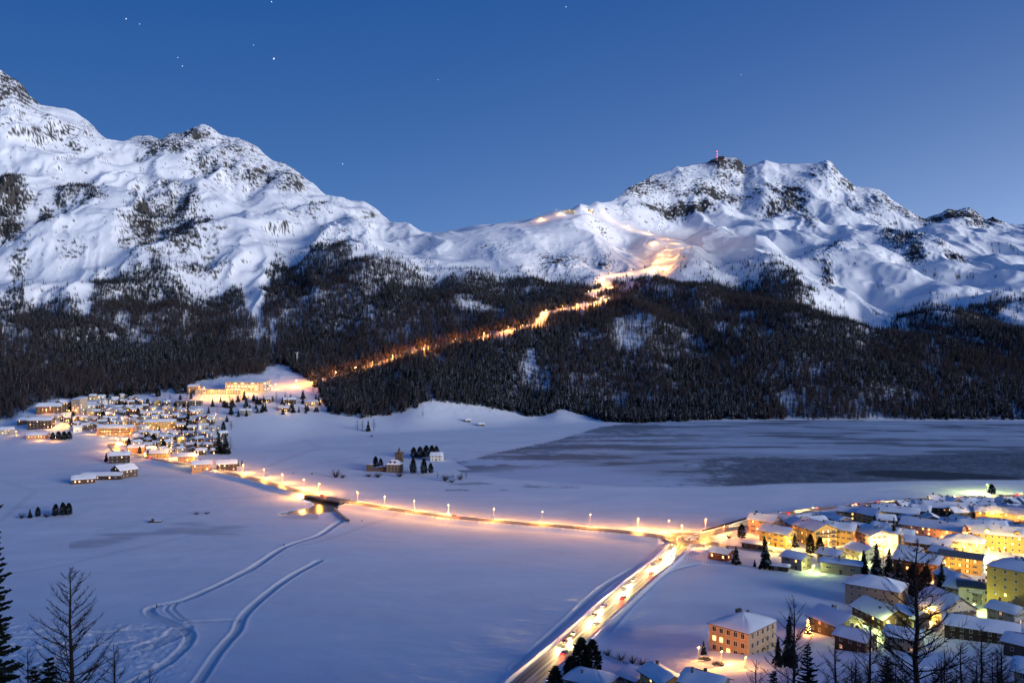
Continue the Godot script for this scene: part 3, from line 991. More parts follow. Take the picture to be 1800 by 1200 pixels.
var plaster: NoiseTexture2D
func wall_mat(k: String) -> StandardMaterial3D:
	if wall_mats.has(k): return wall_mats[k]
	if plaster == null:
		var im := Image.create(256, 256, false, Image.FORMAT_RGB8)
		for j in 256:
			for i in 256:
				var a := i * TAU / 256.0
				var b := j * TAU / 256.0
				var v := 0.93 + 0.10 * nzA.get_noise_3d(cos(a) * 40.0, sin(a) * 40.0, cos(b) * 40.0 + sin(b) * 70.0) + 0.05 * nzD.get_noise_3d(cos(a) * 80.0, sin(a) * 80.0, cos(b) * 90.0 + sin(b) * 50.0)
				im.set_pixel(i, j, Color(v, v, v * 0.99))
		plaster_tex = ImageTexture.create_from_image(im)
		plaster = NoiseTexture2D.new()
	var c: Array = WALLS[k]
	var m := mat("wall_" + k, col(c[0], c[1], c[2]), 0.9, 0.3)
	m.albedo_texture = plaster_tex
	m.uv1_triplanar = true
	m.uv1_scale = Vector3.ONE * 0.09
	wall_mats[k] = m
	return m
var plaster_tex: ImageTexture

func eye_faces(o: Node3D, n: Vector3) -> float:
	var to := (Vector3(0, CH, 0) - o.position)
	to.y = 0.0
	return to.normalized().dot(n.rotated(Vector3.UP, o.rotation.y))

# spec: w, d (metres), h (wall height), roof (gable, hip, flat, shed), pitch, wall, floors, cols, lit (share), plus extras
func house(called: String, at: Vector3, yaw: float, sp: Dictionary, label: String, group := "", category := "house") -> Node3D:
	var o := thing(called, at, deg_to_rad(yaw), label, category, group)
	var w: float = sp.w
	var d: float = sp.d
	var h: float = sp.h
	var roof: String = sp.get("roof", "gable")
	var pitch: float = sp.get("pitch", 0.42)
	var r := RandomNumberGenerator.new()
	r.seed = hash(label) ^ int(at.x * 7.0)
	var hw := w * 0.5
	var hd := d * 0.5
	var rise := hd * pitch
	var st := begin()
	var base := -3.0
	# walls
	quad(st, Vector3(-hw, base, hd), Vector3(-hw, h, hd), Vector3(hw, h, hd), Vector3(hw, base, hd))
	quad(st, Vector3(hw, base, -hd), Vector3(hw, h, -hd), Vector3(-hw, h, -hd), Vector3(-hw, base, -hd))
	quad(st, Vector3(hw, base, hd), Vector3(hw, h, hd), Vector3(hw, h, -hd), Vector3(hw, base, -hd))
	quad(st, Vector3(-hw, base, -hd), Vector3(-hw, h, -hd), Vector3(-hw, h, hd), Vector3(-hw, base, hd))
	if roof == "gable":
		for v in [Vector3(hw, h, hd), Vector3(hw, h + rise, 0), Vector3(hw, h, -hd), Vector3(-hw, h, -hd), Vector3(-hw, h + rise, 0), Vector3(-hw, h, hd)]: st.add_vertex(v)
	elif roof == "shed":
		quad(st, Vector3(-hw, h, -hd), Vector3(-hw, h + rise, -hd), Vector3(hw, h + rise, -hd), Vector3(hw, h, -hd))
		for v in [Vector3(hw, h, hd), Vector3(hw, h + rise, -hd), Vector3(hw, h, -hd), Vector3(-hw, h, -hd), Vector3(-hw, h + rise, -hd), Vector3(-hw, h, hd)]: st.add_vertex(v)
	mi("wall", done(st), wall_mat(sp.wall), o)
	if sp.has("upper"):      # timber upper storey
		var u := begin()
		box(u, Vector3(0, h * 0.78, 0), Vector3(w + 0.16, h * 0.44, d + 0.16))
		mi("timber_storey", done(u), wall_mat(sp.upper), o)
	# roof boards and the snow lying on them
	var rb := begin()
	var sn := begin()
	var oh: float = sp.get("over", 0.9)
	var t := 0.28
	var th: float = sp.get("snow", 0.5)
	var ew := hw + oh
	var ed := hd + oh
	var ey := h - oh * pitch + t
	var ry := h + rise + t
	if roof == "gable":
		for s in [1.0, -1.0]:
			var q := [Vector3(-ew * s, ey, ed * s), Vector3(ew * s, ey, ed * s), Vector3(ew * s, ry, 0), Vector3(-ew * s, ry, 0)]
			panel(rb, q[0], q[1], q[2], q[3], t)
			snow_patch(sn, q[0], q[1], q[2], q[3], th, r.randf() * 900.0)
	elif roof == "hip":
		var rx := maxf(ew - ed * 0.95, 0.3)
		ry = ey + ed * pitch
		for s in [1.0, -1.0]:
			var q := [Vector3(-ew * s, ey, ed * s), Vector3(ew * s, ey, ed * s), Vector3(rx * s, ry, 0), Vector3(-rx * s, ry, 0)]
			panel(rb, q[0], q[1], q[2], q[3], t)
			snow_patch(sn, q[0], q[1], q[2], q[3], th, r.randf() * 900.0)
			q = [Vector3(ew * s, ey, ed * s), Vector3(ew * s, ey, -ed * s), Vector3(rx * s, ry, 0)]
			panel(rb, q[0], q[1], q[2], q[2], t)
			snow_patch(sn, q[0], q[1], q[2], q[2], th, r.randf() * 900.0)
	else:
		var y1 := ry if roof == "shed" else h + t
		var y0 := ey if roof == "shed" else h + t
		if roof == "shed": y1 = h + rise + oh * pitch * 0.5 + t
		var q := [Vector3(-ew, y0, ed), Vector3(ew, y0, ed), Vector3(ew, y1, -ed), Vector3(-ew, y1, -ed)]
		panel(rb, q[0], q[1], q[2], q[3], t)
		snow_patch(sn, q[0], q[1], q[2], q[3], th, r.randf() * 900.0)
		ry = y1
	var roof_o := mi("roof", done(rb), M.slate if th < 0.05 else M.wood, o)
	if th >= 0.05: mi("snow_cover", done(sn), M.snow, roof_o)
	# chimneys, vents, roof hatches
	for k in sp.get("chimneys", 1):
		var cx := r.randf_range(-0.75, 0.75) * hw
		var cz := r.randf_range(-0.55, 0.55) * hd
		if k == 0: cz = -0.12 * hd
		if roof == "hip": cx *= 0.5
		var cy := ry - absf(cz) * pitch if roof in ["gable", "hip"] else ry
		var ch: float = r.randf_range(1.1, 1.9) if k < 2 else r.randf_range(0.7, 1.0)
		var cw: float = r.randf_range(0.8, 1.2) if k < 2 else r.randf_range(0.5, 1.3)
		var cs := begin()
		box(cs, Vector3(cx, cy + ch * 0.5 - 0.4, cz), Vector3(cw, ch + 0.8, cw * 0.8))
		box(cs, Vector3(cx, cy + ch + 0.16, cz), Vector3(cw + 0.25, 0.12, cw * 0.8 + 0.25))
		mi("chimney" if k < 2 else "roof_vent", done(cs), M.dark_metal if k >= 2 else wall_mat("grey" if k else "stone"), roof_o)
	# windows on every side that can be seen
	var floors: int = sp.get("floors", 2)
	var cols: int = sp.get("cols", maxi(2, int(w / 4.0)))
	var cols_d: int = sp.get("cols_d", maxi(2, int(d / 4.0)))
	var lit: float = sp.get("lit", 0.15)
	var fh := h / floors
	var ww: float = sp.get("ww", 1.25)
	var wh: float = sp.get("wh", 1.45)
	var lit_at: Array = sp.get("lit_at", [])
	var sides := [[Vector3(0, 0, 1), w, hd, cols], [Vector3(1, 0, 0), d, hw, cols_d], [Vector3(-1, 0, 0), d, hw, cols_d], [Vector3(0, 0, -1), w, hd, cols]]
	var off := 0.08 if sp.has("upper") else 0.0
	for si in 4:
		var n: Vector3 = sides[si][0]
		var f := eye_faces(o, n)
		if f < -0.05: continue
		var right := Vector3.UP.cross(n)
		for fl in floors:
			for c in sides[si][3]:
				var u: float = ((c + 0.5) / sides[si][3] - 0.5) * sides[si][1] * 0.9
				if sp.has("skip") and r.randf() < sp.skip: continue
				var kind := 0
				if lit_at.has([si, fl, c]): kind = 1
				elif not sp.has("lit_at") and r.randf() < lit: kind = 1 if r.randf() < 0.6 else 2
				if fl == 0 and c == sides[si][3] / 2 and si == sp.get("door", 0):
					var ds := begin()
					box(ds, Vector3(0, 1.05, 0), Vector3(1.2, 2.3, 0.16))
					box(ds, Vector3(0, 2.4, 0.35), Vector3(2.0, 0.12, 0.9))
					var dd := mi("door", done(ds), M.wood, o)
					dd.position = n * sides[si][2] + right * u
					dd.rotation.y = atan2(n.x, n.z)
					continue
				var arch: bool = sp.get("arched", []).has([si, fl, c])
				var wo := mi("window", window_mesh(ww, wh, kind, arch, sp.get("shutters", false) and ww < 1.5 and not arch), null, o)
				wo.position = n * (sides[si][2] + (off if fl >= floors * 0.56 else 0.0)) + right * u + Vector3(0, fl * fh + fh * 0.55, 0)
				wo.rotation.y = atan2(n.x, n.z)
		if roof == "gable" and absf(n.x) > 0.5 and rise > 2.2:
			var wo := mi("window", window_mesh(ww * 0.85, wh * 0.8, 1 if r.randf() < lit else 0), null, o)
			wo.position = n * sides[si][2] + Vector3(0, h + rise * 0.32, 0)
			wo.rotation.y = atan2(n.x, n.z)
	# timber balconies
	for si in sp.get("balcony", []):
		var n: Vector3 = sides[si][0]
		for fl in range(1, floors):
			var bs := begin()
			var bl: float = sides[si][1] * 0.86
			box(bs, Vector3(0, 0, 0.65), Vector3(bl, 0.16, 1.3))
			box(bs, Vector3(0, 0.5, 1.27), Vector3(bl, 0.78, 0.07))
			box(bs, Vector3(0, 0.97, 1.27), Vector3(bl + 0.06, 0.09, 0.14))
			for q in [-1.0, 1.0]: box(bs, Vector3(q * (bl * 0.5 - 0.05), 0.5, 0.62), Vector3(0.07, 0.78, 1.2))
			var bo := mi("balcony", done(bs), M.wood, o)
			bo.position = n * (sides[si][2] + off) + Vector3(0, fl * fh + 0.15, 0)
			bo.rotation.y = atan2(n.x, n.z)
	# round-headed dormers
	for dx in sp.get("dormers", []):
		var ds := begin()
		var pr := Vector3(-1.6, 0, 0)
		box(ds, Vector3(0, -0.6, -1.1), Vector3(3.2, 1.6, 2.6))
		for i in 10:
			var a := PI - PI * (i + 1) / 10.0
			var q := Vector3(cos(a) * 1.6, 0.2 + sin(a) * 1.6, 0)
			for v in [Vector3(0, 0.2, 0.2), pr + Vector3(0, 0, 0.2), q + Vector3(0, 0, 0.2)]: ds.add_vertex(v)
			quad(ds, pr + Vector3(0, 0, 0.2), pr + Vector3(0, 0, -2.6), q + Vector3(0, 0, -2.6), q + Vector3(0, 0, 0.2))
			pr = q
		var dob := mi("dormer", done(ds), wall_mat(sp.wall), o)
		dob.position = Vector3(dx, h + 1.0, hd - 0.1)
		var wo := mi("window", window_mesh(1.2, 1.1, 0), null, dob)
		wo.position = Vector3(0, 0.2, 0.2)
	return o

func build_town():
	# px, py of the middle of the base, yaw, size and look, label
	var H := [
		["cottage", 1268, 982, 24, {"w": 12.0, "d": 9.0, "h": 4.6, "pitch": 0.35, "wall": "red", "floors": 1, "cols": 3, "cols_d": 2, "lit_at": [[0, 0, 0], [0, 0, 2], [1, 0, 0]]}, "small dark red house with white window frames beside the roundabout"],
		["house", 1368, 957, 30, {"w": 19.0, "d": 13.0, "h": 9.0, "wall": "yellow", "floors": 3, "cols": 4, "lit": 0.12, "chimneys": 3}, "bright yellow three-storey house at the town edge nearest the roundabout"],
		["house", 1343, 936, 18, {"w": 17.0, "d": 13.0, "h": 9.5, "wall": "pink", "floors": 3, "cols": 3, "lit": 0.05, "chimneys": 3}, "salmon house where the dark lakeside road disappears behind the town"],
		["house", 1374, 925, 60, {"w": 12.0, "d": 10.0, "h": 6.5, "wall": "peach", "floors": 2, "cols": 3}, "small peach gabled house peeking between the salmon and yellow houses"],
		["house", 1405, 938, 84, {"w": 15.0, "d": 14.0, "h": 7.5, "wall": "peach", "floors": 2, "cols": 3, "chimneys": 2, "lit": 0.1}, "peach house with its broad gable just behind the yellow house"],
		["apartment_house", 1434, 955, 72, {"w": 20.0, "d": 17.0, "h": 11.0, "wall": "yellow", "floors": 4, "cols": 4, "cols_d": 4, "balcony": [1], "lit": 0.2, "chimneys": 3}, "yellow chalet apartment block with a balconied gable behind the dark pines"],
		["apartment_house", 1477, 955, 14, {"w": 19.0, "d": 14.0, "h": 10.5, "wall": "yellow", "floors": 3, "cols": 5, "lit": 0.08, "chimneys": 5}, "tall yellow block with five roof vents next to the balconied chalet"],
		["house", 1506, 946, 20, {"w": 12.0, "d": 10.0, "h": 8.0, "wall": "orange", "floors": 3, "cols": 3, "chimneys": 2}, "narrow orange house wedged between the tall yellow block and the white gable"],
		["house", 1536, 957, 78, {"w": 17.0, "d": 16.0, "h": 8.0, "wall": "white", "floors": 3, "cols": 4, "cols_d": 4, "lit": 0.0, "skip": 0.35, "chimneys": 3}, "plain white gabled house with few small dark windows"],
		["house", 1569, 960, 24, {"w": 10.0, "d": 11.0, "h": 9.5, "wall": "white", "floors": 3, "cols": 2, "chimneys": 1, "skip": 0.5}, "tall white house glowing in lamp light beside the slender spruce"],
		["house", 1592, 962, 12, {"w": 10.0, "d": 10.0, "h": 9.0, "wall": "white", "floors": 3, "cols": 2, "skip": 0.5, "chimneys": 2}, "narrow white house below the long pink building, brightest of the white houses"],
		["apartment_house", 1640, 946, 24, {"w": 36.0, "d": 16.0, "h": 8.5, "wall": "pink", "floors": 3, "cols": 9, "chimneys": 7, "lit": 0.15}, "long pink building with dormers and vents in the middle of town"],
		["apartment_house", 1716, 944, 10, {"w": 20.0, "d": 14.0, "h": 8.0, "wall": "brown", "floors": 3, "cols": 5, "balcony": [0], "lit": 0.55, "chimneys": 3}, "dark brown timber house with rows of lit windows behind the yellow hotel"],
		["house", 1748, 929, 6, {"w": 18.0, "d": 11.0, "h": 5.5, "wall": "brown", "roof": "flat", "floors": 2, "cols": 5, "lit": 0.6, "chimneys": 2}, "low flat-roofed brown house with lit windows above the hotel"],
		["apartment_house", 1576, 919, 14, {"w": 30.0, "d": 13.0, "h": 9.0, "wall": "yellow", "floors": 3, "cols": 8, "lit": 0.05, "chimneys": 4}, "long pale yellow apartment block in the back rows of town"],
		["apartment_house", 1618, 919, 12, {"w": 13.0, "d": 13.0, "h": 10.0, "wall": "yellow", "floors": 3, "cols": 3, "lit": 0.1, "chimneys": 2}, "square yellow block adjoining the end of the long yellow block"],
		["house", 1533, 920, 66, {"w": 15.0, "d": 14.0, "h": 7.5, "wall": "yellow", "floors": 3, "cols": 3, "chimneys": 2}, "yellow gabled house beside the starry street lamp"],
		["house", 1610, 899, 70, {"w": 14.0, "d": 14.0, "h": 5.5, "wall": "pink", "floors": 2, "cols": 3, "chimneys": 2}, "pink gabled house near the lakeside road"],
		["apartment_house", 1655, 903, 6, {"w": 34.0, "d": 15.0, "h": 6.0, "wall": "brown", "floors": 2, "cols": 8, "chimneys": 6}, "wide low building with a long snowy roof near the lakeside road"],
		["apartment_house", 1750, 912, 8, {"w": 26.0, "d": 13.0, "h": 6.0, "wall": "yellow", "floors": 2, "cols": 7, "lit": 0.15, "chimneys": 4}, "low pale yellow block above the brown flat-roofed house"],
		["house", 1800, 918, 62, {"w": 22.0, "d": 17.0, "h": 6.5, "wall": "pink", "floors": 2, "cols": 4, "chimneys": 3}, "big pink gabled house at the right edge of the back rows"],
		["hotel", 1768, 966, 10, {"w": 36.0, "d": 14.0, "h": 10.5, "wall": "yellow", "floors": 3, "cols": 9, "lit": 0.06, "dormers": [-10.0, 6.0], "chimneys": 4, "pitch": 0.55}, "ornate yellow hotel with two round-headed dormers"],
		["house", 1696, 966, 16, {"w": 21.0, "d": 14.0, "h": 6.5, "wall": "cream", "roof": "hip", "floors": 2, "cols": 5, "lit": 0.2, "chimneys": 2}, "cream house with a hipped snowy roof left of the yellow hotel"],
		["house", 1691, 1003, 18, {"w": 21.0, "d": 12.0, "h": 9.0, "wall": "yellow", "floors": 3, "cols": 5, "cols_d": 4, "lit": 0.3, "chimneys": 1, "snow": 0.0, "pitch": 0.3}, "ochre three-storey house facing the brightly lit yard"],
		["house", 1632, 972, 16, {"w": 25.0, "d": 12.0, "h": 7.0, "wall": "brown", "floors": 2, "cols": 5, "chimneys": 3}, "long brown house with a snowy roof behind the pines"],
		["apartment_house", 1615, 1010, 20, {"w": 23.0, "d": 14.0, "h": 9.0, "wall": "brown", "floors": 3, "cols": 5, "balcony": [1], "lit": 0.15, "chimneys": 4}, "brown house with orange-lit balconies beside the ochre house"],
		["house", 1515, 982, 68, {"w": 15.0, "d": 13.0, "h": 6.0, "wall": "green", "floors": 2, "cols": 3, "lit": 0.0, "chimneys": 2}, "pale green gabled house below the white houses"],
		["house", 1400, 997, 30, {"w": 12.5, "d": 10.5, "h": 6.6, "wall": "cream", "floors": 2, "cols": 2, "cols_d": 2, "lit_at": [[0, 1, 1]], "chimneys": 0}, "cream cottage beside the big round spruce at the field edge"],
		["workshop", 1480, 1006, 10, {"w": 21.0, "d": 10.0, "h": 6.0, "wall": "beige", "floors": 1, "cols": 3, "lit": 0.0, "pitch": 0.22, "ww": 3.0, "wh": 1.0, "chimneys": 2}, "long low beige workshop at the edge of the snow field"],
		["villa", 1541, 1062, 20, {"w": 25.0, "d": 17.0, "h": 10.5, "wall": "beige", "roof": "hip", "floors": 3, "cols": 6, "cols_d": 4, "lit": 0.0, "chimneys": 2, "pitch": 0.36}, "large beige villa with a hipped roof and tall chimney behind the larch"],
		["chalet", 1548, 1098, 56, {"w": 21.0, "d": 14.0, "h": 6.5, "wall": "brown", "floors": 2, "cols": 5, "lit": 0.15, "chimneys": 3, "pitch": 0.5}, "brown timber chalet with steep snowy roof below the beige villa"],
		["house", 1468, 1112, 46, {"w": 17.0, "d": 14.0, "h": 6.5, "wall": "stone", "floors": 2, "cols": 4, "lit": 0.1, "chimneys": 2, "pitch": 0.5}, "stone house with a dark gable roof right of the lit fir"],
		["chalet", 1662, 1086, 74, {"w": 17.0, "d": 20.0, "h": 6.0, "wall": "cream", "floors": 3, "cols": 4, "cols_d": 5, "balcony": [1], "lit": 0.08, "pitch": 0.62, "chimneys": 1}, "cream chalet with a wide dark-edged gable behind the larch trunk"],
		["house", 1702, 1052, 32, {"w": 17.0, "d": 13.0, "h": 6.0, "wall": "grey", "floors": 2, "cols": 4, "chimneys": 2, "pitch": 0.5}, "grey house with a violet-tinted roof behind the cream chalet"],
		["hall", 1735, 1058, 8, {"w": 25.0, "d": 11.0, "h": 8.0, "wall": "white", "floors": 2, "cols": 4, "lit_at": [[0, 0, 1]], "arched": [[0, 0, 1]], "chimneys": 1, "snow": 0.0, "pitch": 0.3}, "white hall with one lit arched window and a dark snowless roof"],
		["apartment_tower", 1800, 1078, 34, {"w": 26.0, "d": 17.0, "h": 22.0, "wall": "yellow", "roof": "hip", "floors": 6, "cols": 5, "cols_d": 4, "lit": 0.05, "balcony": [2], "chimneys": 4, "pitch": 0.38}, "tall ochre apartment tower at the right edge of town"],
		["long_house", 1726, 1122, 14, {"w": 27.0, "d": 15.0, "h": 6.0, "wall": "dark", "floors": 2, "cols": 7, "lit": 0.0, "chimneys": 3, "pitch": 0.3}, "long dark house with a broad snowy roof behind bare shrubs"],
		["barn", 1800, 1152, 30, {"w": 11.0, "d": 9.0, "h": 5.5, "wall": "stone", "floors": 1, "cols": 2, "lit": 0.0, "chimneys": 0, "snow": 0.8}, "stone barn under deep snow at the right frame edge"],
		["house", 1838, 1215, 24, {"w": 14.0, "d": 10.0, "h": 6.0, "wall": "cream", "floors": 2, "cols": 3, "lit": 0.0, "chimneys": 0}, "cream house corner lowest at the right frame edge"],
		["schoolhouse", 1306, 1140, 27, {"w": 17.5, "d": 22.0, "h": 10.8, "wall": "peach", "roof": "hip", "floors": 3, "cols": 5, "cols_d": 5, "pitch": 0.3, "over": 0.6, "ww": 1.7, "wh": 2.0, "lit_at": [[0, 1, 0], [0, 1, 1], [0, 0, 2]], "arched": [[0, 2, 3], [0, 2, 4], [1, 2, 0], [1, 2, 1], [1, 2, 2], [1, 2, 3], [1, 2, 4]], "door": 1, "chimneys": 3}, "peach three-storey schoolhouse with arched windows and a hipped roof"],
		["house", 1037, 1216, 12, {"w": 16.0, "d": 11.0, "h": 5.5, "wall": "cream", "roof": "hip", "floors": 2, "cols": 4, "chimneys": 2, "snow": 0.7}, "house with a hipped snowy roof at the bottom edge by the dark pines"],
		["house", 1163, 1212, 66, {"w": 14.0, "d": 9.0, "h": 5.5, "wall": "yellow", "floors": 2, "cols": 3, "lit": 0.3, "chimneys": 1, "snow": 0.6}, "yellow gabled house at the bottom edge below the schoolhouse"],
		["house", 1240, 1222, 16, {"w": 13.0, "d": 10.0, "h": 5.0, "wall": "cream", "floors": 2, "cols": 3, "chimneys": 2, "snow": 0.6}, "house roof at the bottom edge beside the yellow gabled house"],
		["garage", 1110, 1200, 30, {"w": 9.0, "d": 7.0, "h": 3.0, "wall": "grey", "roof": "shed", "floors": 1, "cols": 2, "lit": 0.0, "chimneys": 0, "pitch": 0.25, "snow": 0.6}, "low snow-laden garage between two houses at the bottom edge"],
		["shed", 1372, 1002, 8, {"w": 9.0, "d": 4.0, "h": 2.6, "wall": "dark", "roof": "flat", "floors": 1, "cols": 2, "lit": 0.0, "chimneys": 0}, "low dark shed between the round spruce and the cream cottage"],
		["garage", 1324, 962, 14, {"w": 12.0, "d": 7.0, "h": 3.0, "wall": "brown", "roof": "flat", "floors": 1, "cols": 3, "lit": 0.0, "chimneys": 0}, "flat garage in front of the salmon house"],
	]
	var extra := [["house", 1452, 944, 40, "brown", "small brown house between the peach gable and the balconied chalet"], ["house", 1492, 940, 70, "cream", "cream gabled house behind the tall yellow block"], ["house", 1553, 940, 30, "beige", "beige house behind the plain white gabled house"], ["house", 1690, 928, 60, "orange", "orange gabled house behind the dark brown timber house"], ["house", 1660, 986, 34, "orange", "orange house squeezed between the long brown house and the ochre house"], ["house", 1652, 1068, 40, "white", "white house half hidden behind the cream chalet's roof"], ["house", 1602, 985, 24, "cream", "cream house right behind the pines, below the narrow white house"], ["house", 1672, 1030, 50, "peach", "peach house between the ochre house and the violet-tinted roof"], ["house", 1770, 1000, 30, "white", "white house between the hotel and the apartment tower"], ["house", 1600, 1100, 64, "beige", "beige house with its gable just left of the cream chalet"], ["house", 1505, 1142, 30, "brown", "brown house under the stone house, behind larch crowns"], ["house", 1590, 1140, 20, "cream", "snow-roofed house on the dark slope below the chalets"], ["house", 1770, 1092, 40, "grey", "grey house before the ochre tower's foot"], ["house", 1462, 990, 30, "cream", "little cream house behind the beige workshop's left end"]]
	for q in extra:
		H.append([q[0], q[1], q[2], q[3], {"w": 12.5, "d": 10.0, "h": 6.0, "wall": q[4], "floors": 2, "cols": 3, "cols_d": 3, "lit": 0.14, "chimneys": 2, "balcony": [0] if q[1] % 4 == 0 else []}, q[5]])
	for q in H:
		if q[4].w < 22.0: q[4]["shutters"] = true
		q[4]["over"] = q[4].get("over", 1.15)
		var at := hit(q[1], q[2]) if q[2] < 1190.0 else near_hit(q[1], q[2])
		house(q[0], at, -(q[3] + (18.0 if q[3] < 60 else 0.0)), q[4], q[5], "", "apartment house" if q[0].begins_with("apartment") else String(q[0]).replace("_", " "))
	# back rows towards the lakeside road
	var r := RandomNumberGenerator.new()
	r.seed = 77
	var rows := [[890, 1650, 1850, 27, "the row nearest the lakeside road"], [900, 1560, 1850, 29, "the second row behind the lakeside road"], [910, 1490, 1850, 31, "the third row behind the lakeside road"], [927, 1440, 1700, 40, "the fourth row behind the lakeside road"], [938, 1640, 1850, 36, "the row just behind the yellow hotel"]]
	var ord := ["first", "second", "third", "fourth", "fifth", "sixth", "seventh", "eighth", "ninth", "tenth", "eleventh", "twelfth"]
	var walls := ["cream", "yellow", "brown", "white", "pink", "beige", "orange", "grey"]
	for w in rows:
		var px: float = w[1]
		var n := 0
		while px < w[2] and n < 12:
			var x := px + r.randf_range(-6.0, 6.0)
			px += w[3]
			var clash := false
			for q in H:
				if absf(q[1] - x) < 19.0 and absf(q[2] - w[0]) < 8.0: clash = true
			if clash: continue
			var k: String = walls[r.randi() % walls.size()]
			var at := hit(x, w[0] + r.randf_range(-2.0, 2.0))
			house("town_house", at, [-14.0, -70.0, 8.0, -30.0, 76.0][r.randi() % 5], {"w": r.randf_range(10.0, 15.0), "d": r.randf_range(9.5, 12.5), "h": r.randf_range(4.0, 5.5) if w[0] < 905 else r.randf_range(4.5, 7.0), "shutters": true, "balcony": [0] if r.randf() < 0.4 else [], "wall": k, "floors": 2, "lit": 0.06, "chimneys": r.randi_range(3, 6), "cols": 3, "cols_d": 3, "pitch": r.randf_range(0.36, 0.5)}, "snowy-roofed %s house, %s from left in %s" % [k, ord[n], w[4]], "back row houses of the town", "house")
			n += 1

func near_hit(px: float, py: float) -> Vector3:
	var d := 120.0
	while d < 420.0:
		var x := (px - 900.0) * d / F
		if 600.0 + (CH - near_height(x, d)) * F / d <= py: return Vector3(x, near_height(x, d), -d)
		d += 0.5
	return hit(px, py)

